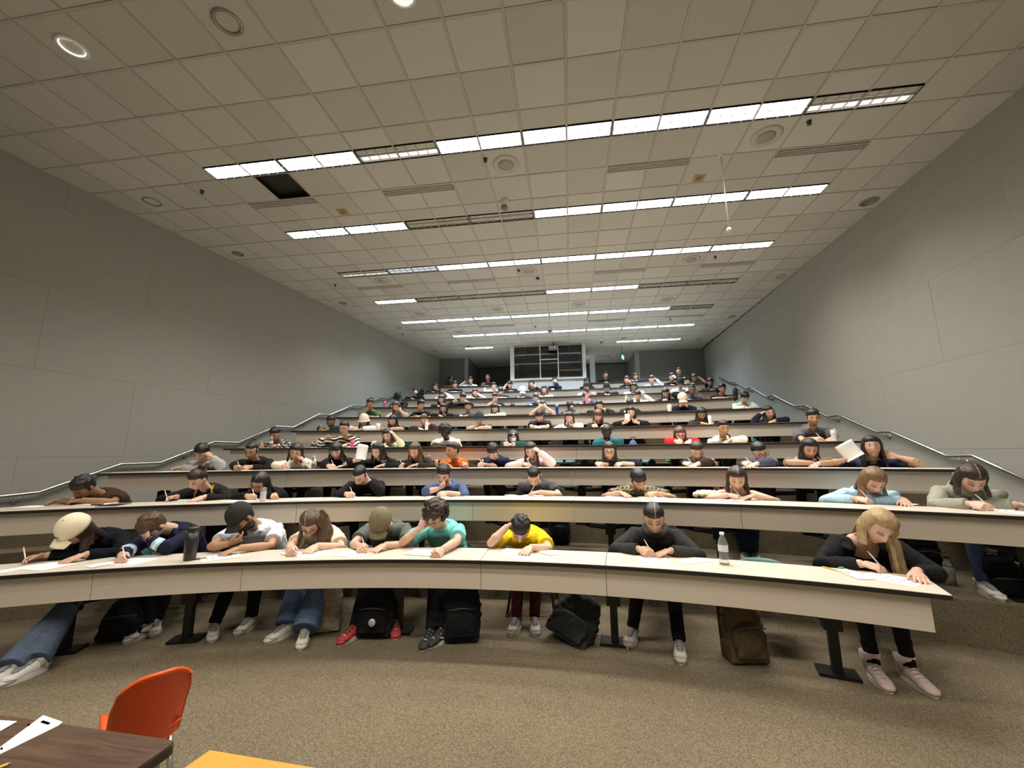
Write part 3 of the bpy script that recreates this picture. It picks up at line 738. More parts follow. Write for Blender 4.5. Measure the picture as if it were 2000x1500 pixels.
def hand(mb, W, d, nrm, sgn, pose, s, fine):
    d = d.normalized(); nrm = (nrm-d*nrm.dot(d)).normalized(); side = d.cross(nrm)*sgn
    K = W+d*.085*s
    mb.tube([W-d*.015*s, W+d*.02*s, W+d*.055*s, K+d*.008*s], [(.024*s, .018*s), (.030*s, .016*s), (.040*s, .015*s), (.037*s, .012*s)], 10, flat=side)
    cu = {'f': (8, 12, 10), 'r': (22, 34, 24), 'w': (42, 62, 40), 'x': (70, 88, 60), 'o': (14, 28, 22)}[pose]
    L = (.070, .078, .073, .058)
    for i in range(4):
        base = K+side*(.029-.0195*i)*s-d*(.003*abs(i-1))*s
        dd = (d+side*(.16-.11*i)*(1 if pose in 'fo' else .3)).normalized(); p = base; pts = [p-d*.012*s, p]
        ex = -12 if (pose == 'w' and i == 0) else (8*i if pose == 'w' else 0)
        for c_, f_ in zip(cu, (.46, .30, .24)):
            an = math.radians(c_+ex); dd = (dd*math.cos(an)+nrm*math.sin(an)).normalized(); p = p+dd*L[i]*s*f_; pts.append(p)
        mb.tube(pts, [r*s for r in (.0092, .0095, .0088, .0078, .0062)], 7 if fine else 5)
    b = W+d*.025*s+side*.024*s; t1 = (d*.75+side*.62+nrm*.35).normalized(); t2 = (d*.95+side*(.05 if pose in 'wx' else .3)+nrm*(.5 if pose in 'wx' else .25)).normalized()
    mb.tube([b-t1*.012*s, b+t1*.035*s, b+t1*.035*s+t2*.03*s, b+t1*.035*s+t2*.052*s], [r*s for r in (.015, .012, .010, .007)], 7 if fine else 5)
    return K+side*.02*s+nrm*.035*s+d*.02*s

def solve_elbow(S, Wp, L1, L2, hint, zmin):
    D = Wp-S; r = D.length
    if r > (L1+L2)*.985: L1, L2 = L1*r/((L1+L2)*.985), L2*r/((L1+L2)*.985)
    ax = D.normalized(); a = (L1*L1-L2*L2+r*r)/(2*r); h = math.sqrt(max(L1*L1-a*a, 1e-6)); u = ax.orthogonal().normalized(); w = ax.cross(u); best = None
    for k in range(48):
        an = 2*PI*k/48; E = S+ax*a+(u*math.cos(an)+w*math.sin(an))*h
        zm = zmin if E.y < .50 else zmin-.08; e = (E-hint).length+max(0, zm-E.z)*12
        if best is None or e < best[0]: best = (e, E)
    E = best[1]
    zm = zmin if E.y < .50 else zmin-.08
    if E.z < zm: E = V(E.x, E.y, zm)
    return E

COUNT = {'tri': 0}
def cloth_fold(co, no, amp, sd):
    r = np.random.RandomState(sd); d = np.zeros(len(co))
    for k in range(5):
        w = r.normal(size=3); w = w/np.linalg.norm(w)*r.uniform(22, 60); p = r.uniform(0, 6.28)
        wob = np.sin(co@(r.normal(size=3)*9)+r.uniform(0, 6))
        d += (1-np.abs(np.sin(co@w+p+1.3*wob)))**2*r.uniform(.4, 1)-.35
    return co+no*(d*amp/2.2)[:, None]

def run_jobs():
    """unite every builder's overlapping solids into one skin (voxel union), all in one evaluation"""
    tmp = []
    for mb, vox, it, fin in JOBS:
        me = bpy.data.meshes.new('tmp'); me.from_pydata(mb.v, [], mb.f)
        o = bpy.data.objects.new('tmp', me); COL.objects.link(o)
        m = o.modifiers.new('r', 'REMESH'); m.mode = 'VOXEL'; m.voxel_size = vox; m.use_smooth_shade = True
        if it: s_ = o.modifiers.new('s', 'SMOOTH'); s_.factor = .5; s_.iterations = it
        tmp.append(o)
    dg = bpy.context.evaluated_depsgraph_get(); dg.update()
    out = [bpy.data.meshes.new_from_object(o.evaluated_get(dg), depsgraph=dg) for o in tmp]
    for o in tmp:
        me = o.data; bpy.data.objects.remove(o); bpy.data.meshes.remove(me)
    for (mb, vox, it, fin), me in zip(JOBS, out):
        n = len(me.vertices); co = np.empty(n*3, 'f'); me.vertices.foreach_get('co', co); co = co.reshape(-1, 3)
        COUNT['tri'] += sum(1 for _ in ())+len(me.polygons)*2
        fin(me, co)
    JOBS.clear()
def paint(me, cols):
    at = me.color_attributes.new('Col', 'FLOAT_COLOR', 'POINT')
    c4 = np.ones((len(me.vertices), 4), 'f'); c4[:, :3] = cols; at.data.foreach_set('color', c4.ravel())
def set_co(me, co): me.vertices.foreach_set('co', np.ascontiguousarray(co, 'f').ravel()); me.update()
def normals(me):
    n = np.empty(len(me.vertices)*3, 'f'); me.vertex_normals.foreach_get('vector', n); return n.reshape(-1, 3)

VOX = [(.0055, .009, .008, .011), (.0065, .011, .009, .02), (.0078, .013, .010, .02), (.0095, .015, .012, .03), (.011, .017, .013, .03)]+[(.013, .019, .0145, .035)]*5
SEATS = []       # (row, phi, y, owner)
ITEMS_FOR = []
def person(r, head, what, shirt, sk='f', hair=('short', 'k'), arms=('w', 'f'), pitch=38, yaw=0, roll=0, bx=0., sleeve='long', coll='crew', w=1., yd=.57, hs=1., cap=None, ext=(), legs=None, trous=(.015, .015, .018), shoe=(.6, .58, .52), pen=None, pattern=None, seat=True, papers=None, eyes=0, seed=None, under=None):
    first = what.split(',')[0]; what = 'person in %s, %s' % (what, ROWN[r-1]); who = 'person in %s, %s' % (first, ROWN[r-1])
    n = r-1; s = SC*hs; sd = seed or int(head[0]*7+head[1])
    rr = random.Random(sd); px, py = head
    phi, hz = hit_row(n, px, py, yd); org = arc(n, phi, 0, FZ[n]); Rz = Matrix.Rotation(-phi, 3, 'Z'); Rzi = Rz.transposed()
    loc = lambda P: Rzi @ (Vector(P)-org)
    dz = ROWS[n][2]-FZ[n]
    H = V(0, yd, hz-FZ[n])
    Rh = Mrot('Y', roll) @ Mrot('Z', yaw) @ Mrot('X', pitch)
    up = Rh @ V(0, 0, 1); hf = lambda x, y, z: H+Rh @ (V(x, y, z)*s)
    C = H-up*.112*s+V(0, .105, .036-.085*max(0, math.cos(math.radians(pitch))))*s; C.x *= .6; C.x += bx*.35
    zp = .555; Lt = .52*s
    yp = C.y+math.sqrt(max(Lt*Lt-(C.z-zp)**2, .006)); yp = min(max(yp, .76), 1.16 if n != 8 else .80)
    P = V(bx, yp, zp)
    fine = r <= 3; t = thing('person', what, 'person', tuple(org), -phi)
    # torso
    sp = [P, P.lerp(C, .35)+V(0, .035, 0)*s, P.lerp(C, .68)+V(0, .05, 0)*s, P.lerp(C, .88)+V(0, .03, 0)*s, C]
    wx = w*s
    tors = [(.180*wx, .130*s), (.168*wx, .125*s), (.182*wx, .128*s), (.150*wx, .100*s), (.072*s, .066*s)]
    S = {-1: C+V(-.164*wx, .050, -.048*s), 1: C+V(.164*wx, .050, -.048*s)}
    body = MB(); hv, hfc = head_verts(48, 40) if r <= 2 else head_verts(32, 26)
    body.add([hf(*p) for p in hv], hfc)
    for e in (-1, 1): body.ball(hf(e*.077, .012, .0), (.010*s, .019*s, .031*s), 10, 8, R=Rh @ Mrot('Z', e*20))
    body.tube([sp[3], C, H-up*.085*s+Rh @ V(0, .022, 0)*s, H-up*.02*s+Rh @ V(0, .02, 0)*s], [.062*s, .056*s, .052*s, .05*s], 14)
    core = .84
    body.tube(sp[2:], [(a*core, b*core) for a, b in tors[2:]], 14, flat=(1, 0, 0))
    E = {}; Wr = {}; HK = {}; hd = {}; penhand = None
    for e, spec in ((-1, arms[0]), (1, arms[1])):
        if spec is None or spec == 'n':
            E[e] = S[e]+V(e*.06, .06, -.27*s); Wr[e] = E[e]+V(-e*.04, -.20, -.06); pose = 'r'; nr = V(-e*.6, 0, -.8); kind = 'n'
        else:
            if isinstance(spec, str): spec = (spec,)
            kind = spec[0]
            if kind in ('w', 'f', 'x', 'r'):
                if len(spec) > 2:
                    q = loc(at_z(spec[1], spec[2], ROWS[n][2]+.035)); pose = spec[3] if len(spec) > 3 else kind
                    q.y = min(max(q.y, .05), .45)
                else:
                    q = {'w': V(e*.07, .17, 0), 'f': V(e*.10, .20, 0), 'x': V(-e*.03, .26, 0), 'r': V(e*.13, .22, 0)}[kind]+V(rr.uniform(-.02, .02), rr.uniform(-.03, .02), 0); pose = kind
                if pose == 'x' and kind == 'x' and len(spec) <= 2: pose = 'r'
                q.z = dz+(.034 if pose in 'fr' else .042)*s
                hint = V(S[e].x+e*.015*s, .50, dz+.02); guess = (q-hint).normalized()
                Wp = q-guess*.075*s; Wp.z = dz+.045*s
                E[e] = solve_elbow(S[e], Wp, .275*s, .245*s, hint, dz+.05*s); Wr[e] = Wp
                nr = V(-e*.75, 0, -.65) if pose in 'wx' else V(-e*.15, 0, -1)
                dirh = (q-Wp); dirh.z = -.02 if pose != 'w' else -.01; hd[e] = dirh
                if kind == 'w': penhand = e
            else:
                if kind == 'p':      # raised hand at a photo point: (p, x, y, depth, pose)
                    f2, z2 = hit_row(n, spec[1], spec[2], yd+spec[3]); q = loc(arc(n, f2, yd+spec[3], z2)); pose = spec[4]
                else:
                    off = {'c': (e*.018, -.108, -.128), 'k': (e*.082, -.062, -.062), 'o': (e*.036, -.118, .048), 't': (e*.088, -.012, .050), 'u': (e*.20, -.10, -.06), 'm': (e*.02, -.125, -.07)}[kind]
                    q = hf(*off); pose = spec[1] if len(spec) > 1 else {'c': 'x', 'k': 'x', 'o': 'r', 't': 'x', 'u': 'x', 'm': 'w'}[kind]
                hor = V(e*.55, -.25 if kind in 'km' else -.1, 0).normalized()
                if q.z-.05*s-dz-.05*s < .13*s: hor = V(e*.5, .5, 0).normalized()
                zE = dz+.05*s; dv = q.z-.05*s-zE; Lf = .28*s
                hh = math.sqrt(max(Lf*Lf-dv*dv, .0016)); Eh = V(q.x, q.y, zE)+hor*hh
                Eh.y = min(max(Eh.y, .16), .44)
                E[e] = Eh; dirf = (q-Eh).normalized(); Wr[e] = q-dirf*.06*s
                nr = (H-q); hd[e] = dirf+nr.normalized()*.25
                if kind == 'u': nr = V(0, -1, 0)
        body.tube([S[e]+V(-e*.05, 0, 0), S[e], S[e].lerp(E[e], .5), E[e], E[e].lerp(Wr[e], .3), Wr[e]], [r_*s for r_ in (.048, .052, .043, .036, .039, .027)], 12)
        dh = hd.get(e, (Wr[e]-E[e]).normalized())
        HK[e] = hand(body, Wr[e], dh, nr, 1 if e < 0 else -1, pose, s, fine)
    skc = np.array(SKT[sk]); hcol = np.array(HC[hair[1]]) if isinstance(hair[1], str) else np.array(hair[1])
    Hn = np.array(H); Rn = np.array(Rh)
    beard = 'beard' in ext; stub = 'stubble' in ext
    def fin_body(me, co, t=t):
        q = ((co-Hn) @ Rn)/s; x, y, z = q[:, 0], q[:, 1], q[:, 2]; cols = np.tile(skc, (len(co), 1))
        inh = (np.abs(x) < .1) & (np.abs(y) < .15) & (np.abs(z) < .14); fr = inh & (y < -.05)
        def mixc(mask, c, k): cols[mask] = cols[mask]*(1-k)+np.array(c)*k
        mixc(fr & (np.abs(z+.030) < .03) & (np.abs(np.abs(x)-.04) < .02), skc*np.array([1.12, .78, .74]), .5)
        mixc(fr & (np.abs(x) < .024) & (np.abs(z+.060) < .011), skc*np.array([.95, .52, .50]), .8)
        mixc(fr & (np.abs(np.abs(x)-.031) < .017) & (np.abs(z-.036) < .0055), hcol*.9+skc*.1, .6)
        if eyes:
            mixc(fr & (((np.abs(x)-.031)/.016)**2+((z-.010)/.008)**2 < 1), (.75, .72, .70), .9)
            mixc(fr & (((np.abs(x)-.031)/.008)**2+((z-.010)/.008)**2 < 1), (.02, .012, .01), .95)
        else:
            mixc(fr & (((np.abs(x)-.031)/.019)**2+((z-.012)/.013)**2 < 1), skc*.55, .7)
            mixc(fr & (np.abs(np.abs(x)-.031) < .016) & (np.abs(z-.004) < .0045), (.02, .013, .01), .65)
        if beard or stub:
            mk = inh & (z < -.038) & (y < .03) & ~((np.abs(x) < .02) & (np.abs(z+.060) < .008) & (y < -.05)) & ((z < -.075) | (np.abs(x) > .032) | (np.abs(z+.042) < .006))
            mixc(mk, hcol, .9 if beard else .5)
        paint(me, cols); me.materials.append(SKIN); o = link('body', me, t)
    job(body, VOX[n][0], 1, fin_body)
    # shirt
    sh = MB(); lo = 0 if coll != 'tank' else 0; g = .012*s
    up_i = 5 if coll not in ('tank', 'open') else 4
    tt = [(a+g, b+g) for a, b in tors]
    if coll in ('tank', 'open'):
        sh.tube([P-V(0, 0, .04)]+sp[:3]+[sp[2].lerp(sp[3], .55)], [tt[0]]+tt[:3]+[(tt[3][0]*1.0, tt[3][1]*1.08)], 18, flat=(1, 0, 0))
        for e in (-1, 1): sh.tube([sp[2]+V(e*.09*s, -.11*s, .02), C+V(e*.085*s, -.055*s, -.05*s), C+V(e*.085*s, .05*s, -.035*s), sp[2]+V(e*.09*s, .10*s, 0)], [(.024*s, .008*s)]*4, 8, flat=(1, 0, 0))
    else:
        sh.tube([P-V(0, 0, .04)]+sp, [tt[0]]+tt, 18, flat=(1, 0, 0))
    if sleeve != 'none':
        for e in (-1, 1):
            u, l = E[e]-S[e], Wr[e]-E[e]
            if sleeve == 'short': sh.tube([C+V(-e*.02*s, .01, -.055*s), C+V(e*.07*s, .01, -.05*s), S[e], S[e]+u*.35, S[e]+u*.68], [r_*s for r_ in (.050, .066, .075, .073, .074)], 14)
            elif sleeve == 'push': sh.tube([C+V(-e*.02*s, .01, -.055*s), C+V(e*.07*s, .01, -.05*s), S[e], S[e]+u*.5, E[e], E[e]+l*.35], [r_*s for r_ in (.05, .066, .074, .066, .062, .060)], 14)
            else:
                b_ = 1.15 if coll in ('hood', 'puff') else 1.
                sh.tube([C+V(-e*.02*s, .01, -.055*s), C+V(e*.07*s, .01, -.05*s), S[e], S[e]+u*.5, E[e]+V(0, 0, .004), E[e]+l*.5+V(0, 0, .002), E[e]+l*.93], [r_*s*b_ for r_ in (.05, .066, .074, .066, .062, .055, .044)], 14)
    # necklines
    nk = (C-sp[3]).normalized()
    def ring(c, ra, rb, th, tilt, a0=0, a1=360, mbx=None, k=22):
        R_ = Mrot('X', tilt); pts = [c+R_ @ V(ra*math.cos(math.radians(a0+(a1-a0)*i/k)), rb*math.sin(math.radians(a0+(a1-a0)*i/k)), 0) for i in range(k+1)]
        (mbx or sh).tube(pts, th, 8)
    tl = max(0, min(45, pitch*.6))
    if coll == 'crew': ring(C+V(0, -.004, .0)*s, .067*s, .066*s, .012*s, tl)
    elif coll == 'polo':
        ring(C+V(0, 0, .012)*s, .070*s, .070*s, (.016*s), tl, 110-180, 430-180-10)
        for e in (-1, 1): sh.tube([C+V(e*.05, -.045, .02)*s, C+V(e*.075, -.075, -.03)*s, C+V(e*.03, -.10, -.05)*s], [(.022*s, .009*s), (.026*s, .009*s), (.008*s, .006*s)], 8)
    elif coll == 'hood':
        ring(C+V(0, .006, .022)*s, .092*s, .096*s, .030*s, tl+8)
        sh.ball(C+V(0, .105, -.015)*s, (.10*s, .055*s, .075*s), 14, 10)
    elif coll == 'turtle': ring(C+V(0, 0, .018)*s, .064*s, .064*s, .016*s, tl); ring(C+V(0, 0, .03)*s, .062*s, .062*s, .014*s, tl)
    elif coll == 'jacket':
        ring(C+V(0, 0, .01)*s, .074*s, .074*s, .018*s, tl, -60, 240)
    scol = np.array(shirt)
    Pn, Cn = np.array(P), np.array(C)
    def fin_shirt(me, co, t=t):
        co2 = cloth_fold(co.astype('f8'), normals(me), (.0075 if r <= 4 else .006), sd); set_co(me, co2)
        cols = np.tile(scol, (len(co), 1))
        if pattern: cols = pattern(co, cols, dict(S=S, E=E, W=Wr, C=Cn, P=Pn, s=s))
        paint(me, cols); me.materials.append(CLOTH)
        link('shirt' if sleeve != 'long' else ('hoodie' if coll == 'hood' else 'sweater'), me, t)
    job(sh, VOX[n][1], 3 if r <= 3 else 2, fin_shirt)
    if coll == 'open':      # open cardigan over a tank top: sleeves, back and two front panels
        cg = MB()
        for e in (-1, 1):
            u, l = E[e]-S[e], Wr[e]-E[e]
            cg.tube([C+V(e*.10*s, .02, -.05*s), S[e], S[e]+u*.5, E[e], E[e]+l*.5, E[e]+l*.92], [r_*s for r_ in (.06, .078, .069, .063, .056, .044)], 14)
            cg.tube([P+V(e*.14*s, -.09*s, 0), sp[1]+V(e*.135*s, -.10*s, 0), sp[2]+V(e*.13*s, -.10*s, 0), C+V(e*.115*s, -.05*s, -.055*s), C+V(e*.10*s, .03*s, -.02*s)], [(.07*s, .05*s)]*3+[(.045*s, .04*s), (.03*s, .03*s)], 12, flat=(1, 0, 0))
        cg.tube([q_+V(0, .035*s, 0) for q_ in [P]+sp[1:4]], [(a+.018*s, b*.85) for a, b in tors[:4]], 16, flat=(1, 0, 0))
        def fin_c(me, co, t=t):
            set_co(me, cloth_fold(co.astype('f8'), normals(me), .007, sd+1)); paint(me, np.tile(np.array((.012, .012, .013)), (len(co), 1))); me.materials.append(CLOTH); link('cardigan', me, t)
        job(cg, VOX[n][1], 3, fin_c)
    # trousers
    tr = MB(); tr.tube([P+V(0, -.02, .10), P+V(0, 0, .03), P+V(0, .0, -.07)], [(.172*wx, .125*s), (.185*wx, .135*s), (.16*wx, .11*s)], 16, flat=(1, 0, 0))
    feet = []
    for i, e in enumerate((-1, 1)):
        K = V(P.x+e*.115, P.y-.43*s, .555); wd = 1.
        if legs:
            ft = legs[i]; fp = loc(at_z(ft[0], ft[1], FZ[n]+.05)); A = V(fp.x, max(fp.y, -.55), .10)
            K = V((P.x+e*.10)*.6+A.x*.4, max(P.y-.43*s, .36), .54); hdg = ft[2]; wd = ft[3] if len(ft) > 3 else 1.
            A = A+V(math.sin(math.radians(hdg))*-.07, .07, 0)
        else: A = V(K.x+rr.uniform(-.05, .05), K.y+rr.uniform(-.06, .10), .10); hdg = rr.uniform(-15, 15)
        feet.append((A, hdg))
        tr.tube([P+V(e*.09, -.02, -.005), P.lerp(K, .5)+V(e*.02, 0, .005), K, K.lerp(A, .08)+V(0, 0, 0), K.lerp(A, .5)+V(0, .015, 0), A+V(0, 0, .0)], [r_*s for r_ in (.098, .088, .070, .066, .057*wd, .050*wd*(1.25 if wd > 1.2 else 1))], 14)
    tcol = np.array(trous)
    def fin_tr(me, co, t=t):
        set_co(me, cloth_fold(co.astype('f8'), normals(me), .007, sd+3)); paint(me, np.tile(tcol, (len(co), 1))); me.materials.append(DENIM); link('trousers', me, t)
    job(tr, VOX[n][3], 2, fin_tr)
    if r <= 3:
        for (A, hdg) in feet: make_shoe(t, A, hdg, shoe, s, r, 'stripe' in ext, 'boot' in ext)
    # hair
    hb = MB(); st = hair[0]; hq = lambda x, y, z: hf(x, y, z)
    vol = 1.0
    def eb(c, rad, a=14, b=10): hb.ball(hq(*c), tuple(q_*s for q_ in rad), a, b, R=Rh)
    if st != 'bald':
        if st == 'buzz': eb((0, .022, .032), (.080, .086, .092)); eb((0, -.006, .068), (.068, .076, .053))
        else:
            eb((0, .024, .032), (.087, .092, .098)); eb((0, -.008, .073 if st not in ('bangs', 'bob') else .064), (.077, .082, .058))
        if st in ('short', 'buzz', 'fringe', 'messy', 'curly'): eb((0, .055, -.015), (.068, .050, .065))
        if st in ('short', 'fringe', 'messy'):
            for i in range(16):
                a_ = math.radians(-78+156*i/15+rr.uniform(-5, 5)); eb((.072*math.sin(a_), .004-.088*math.cos(a_), .062-.022*abs(math.sin(a_))**2+rr.uniform(-.006, .008)), (.013, .009, .018), 7, 5)
        if st in ('short', 'buzz', 'fringe', 'messy'):
            for e_ in (-1, 1): eb((e_*.074, -.012, .004), (.012, .022, .036), 8, 6)
        if st == 'short' and r <= 4:
            for i in range(60):
                th, p2 = rr.uniform(0, 1.5), rr.uniform(0, 2*PI); q_ = rr.uniform(.010, .016)
                eb((.082*math.sin(th)*math.cos(p2), .016+.092*math.sin(th)*math.sin(p2), .040+.088*math.cos(th)), (q_, q_*1.3, q_), 6, 5)
        if st in ('fringe', 'bangs'): eb((0, -.060, .052), (.066, .036, .042))
        if st == 'messy':
            for i in range(46):
                th, p2 = rr.uniform(0, 1.35), rr.uniform(0, 2*PI); eb((.080*math.sin(th)*math.cos(p2), .012+.088*math.sin(th)*math.sin(p2), .045+.085*math.cos(th)), (.018, .020, .014), 7, 5)
        if st == 'curly':
            for i in range(190):
                th, p2 = rr.uniform(0, 2.15), rr.uniform(0, 2*PI); x_, y_, z_ = .108*math.sin(th)*math.cos(p2), .022+.112*math.sin(th)*math.sin(p2), .040+.112*math.cos(th)
                if y_ < -.05 and z_ < .045: continue
                q_ = rr.uniform(.017, .027); eb((x_, y_, z_), (q_, q_, q_), 7, 5)
        if st in ('bun', 'topbun'):
            eb((0, .105, .055) if st == 'bun' else (.025, .075, .115), (.042, .038, .042)); eb((0, .05, -.01), (.068, .052, .06))
        if st == 'pulled': eb((0, .05, -.01), (.070, .055, .065)); eb((0, .115, .0), (.03, .03, .035))
        if st == 'pony':
            eb((0, .05, -.01), (.068, .052, .06)); b0 = hq(0, .11, .03); hb.tube([b0, b0+V(0, .05, -.02)*s, b0+V(.01, .06, -.12)*s, b0+V(.02, .05, -.24)*s], [q_*s for q_ in (.022, .034, .032, .010)], 10)
        if st == 'braid':
            eb((0, .05, -.01), (.070, .055, .065)); b0 = hq(.05, .05, -.08)
            for i in range(7): hb.ball(b0+V(.02*min(i, 2), -.03*min(i, 4), -.028*i)*s, .021*s, 8, 6)
        if st in ('long', 'bangs', 'bob', 'longR', 'longA'):
            Ln = {'bob': .17}.get(st, hair[2] if len(hair) > 2 else .34)
            eb((0, .05, -.03), (.078, .060, .085))
            angs = list(range(-128, 129, 16))
            for a_ in angs:
                if abs(a_) < 62: continue
                ar = math.radians(a_+rr.uniform(-5, 5)); x0, y0 = math.sin(ar), -math.cos(ar)
                side_ = 1 if x0 > 0 else -1
                l_ = Ln*rr.uniform(.86, 1.06)
                if st == 'longR' and side_ < 0: l_ *= .30
                p0 = hq(.070*x0, .012+.075*y0, .085); p1 = hq(.087*x0, .016+.092*y0, .025); p2_ = hq(.088*x0, .016+.088*y0, -.05)
                fr_ = max(0, -y0+.45)
                p3 = p2_+V(side_*.012, -.02*fr_, -.10)*s; p4 = V(p3.x+side_*.018*s, p3.y-(.035*fr_)*s+.02, H.z-l_*s+.05)
                p5 = V(p4.x-side_*.012*s+(side_*.02 if st == 'longR' else 0), p4.y-.01, H.z-l_*s)
                if y0 <= .35 and l_ > .25:
                    p3.y = min(p3.y, C.y-.06*s); p4.y = min(p4.y, C.y-.125*s); p5.y = min(p5.y, C.y-.13*s)
                    p4 = p4.lerp(p3, .12)
                if y0 > .35:      # back locks rest on the shoulders and back
                    p3.y = max(p3.y, C.y+.05*s); p4 = V(p4.x, C.y+.13*s, max(p4.z, C.z-.26*s)); p5 = V(p5.x, C.y+.15*s, p4.z-.05)
                pts = [p0, p1, p2_, p3] if l_ < .2 else [p0, p1, p2_, p3, p4, p5]
                kf = 1.5 if (st == 'longR' and side_ > 0 and y0 < .3) else 1.
                rad = [(.020, .012), (.026, .014), (.027, .015), (.026, .015), (.022, .013), (.007, .006)][:len(pts)]
                hb.tube(pts, [(a2*s*kf, b2*s*kf) for a2, b2 in rad], 8, flat=Rh @ V(-y0, x0, 0))
            if st == 'longR' and Ln > .4:      # the full fall of hair over one shoulder
                for j in range(8):
                    a0 = hq(.045+.004*j, -.045+.014*j, .088); a1 = hq(.086, -.040+.020*j, .022); a2_ = hq(.094+.002*j, -.035+.020*j, -.06)
                    a3 = V(a2_.x+.012*s+.006*j*s, min(a2_.y, C.y-.09*s)+.004*j, a2_.z-.12*s); a4 = V(a3.x+(.02*s if j > 3 else -.012*s), min(a3.y, C.y-.125*s), H.z-Ln*s*.8); a5 = V(a4.x+rr.uniform(-.02, .03), a4.y-.01, H.z-Ln*s*rr.uniform(.92, 1.06))
                    hb.tube([a0, a1, a2_, a3, a4, a5], [(w_*s, d_*s) for w_, d_ in ((.016, .010), (.026, .013), (.030, .016), (.032, .017), (.026, .014), (.006, .005))], 8, flat=Rh @ V(.2, 1, 0))
        def fin_hair(me, co, t=t):
            c_ = np.tile(hcol, (len(co), 1)); q = ((co-Hn) @ Rn)/s
            if st in ('long', 'longR', 'pulled', 'braid', 'bob') and r <= 2:     # parting
                mk = (np.abs(q[:, 0]-(.008 if st != 'longR' else -.02)) < (.0042 if r == 1 else .0026)) & (q[:, 1] < .05) & (q[:, 2] > .05); c_[mk] = skc*.55
            if len(hair) > 3 and hair[3] == 'tips':
                k = np.clip((-.02-q[:, 2])/.2, 0, 1)[:, None]; c_ = c_*(1-k)+c_*2.2*k
            n_ = normals(me); set_co(me, cloth_fold(co.astype('f8'), n_, .004, sd+5)); paint(me, c_); me.materials.append(HAIR); link('hair', me, t)
        job(hb, VOX[n][2], 1, fin_hair)
    if beard:
        bd = MB()
        for a_ in range(-90, 91, 15):
            ar = math.radians(a_); bd.ball(hq(.064*math.sin(ar), -.012-.072*math.cos(ar), -.085+.03*abs(math.sin(ar))), (.020*s, .018*s, .030*s), 8, 6, R=Rh)
        bd.ball(hq(0, -.078, -.112), (.034*s, .024*s, .034*s), 10, 8, R=Rh)
        def fin_b(me, co, t=t): paint(me, np.tile(hcol, (len(co), 1))); me.materials.append(HAIR); link('beard', me, t)
        job(bd, VOX[n][2], 1, fin_b)
    if cap: make_cap(t, cap, hf, Rh, s, r)
    if 'glasses' in ext and r <= 4:
        gm = MB()
        for e in (-1, 1):
            c_ = V(e*.032, -.108, .008); pts = [hf(*(c_+V(.023*math.cos(2*PI*i/14), 0, .019*math.sin(2*PI*i/14)))) for i in range(15)]
            gm.tube(pts, .0024*s, 5); gm.tube([hf(e*.055, -.107, .012), hf(e*.080, -.06, .012), hf(e*.082, .005, .008)], .0022*s, 5)
        gm.tube([hf(-.009, -.112, .012), hf(.009, -.112, .012)], .0022*s, 5); gm.build('glasses', simple('spectacle frame', (.03, .02, .018), .3), t)
    SEATS.append((n, phi, P.copy(), who, r, seat))
    info = dict(t=t, n=n, phi=phi, org=org, Rz=Rz, H=H, C=C, P=P, S=S, E=E, W=Wr, K=HK, s=s, hf=hf, dz=dz, what=who, r=r, sp=sp, Rh=Rh)
    if pen is None: pen = penhand is not None and r <= 5
    if pen and penhand is not None:
        k = HK[penhand]; k = V(k.x, k.y, max(k.z, dz+.03)); pd = V(penhand*.45, .35, .75).normalized()
        if pen == 'flat': pd = V(-.8, .3, .5).normalized()
        tip = k-pd*((k.z-dz-.004)/pd.z)
        make_pencil(info, tip, pd, pen)
    return info

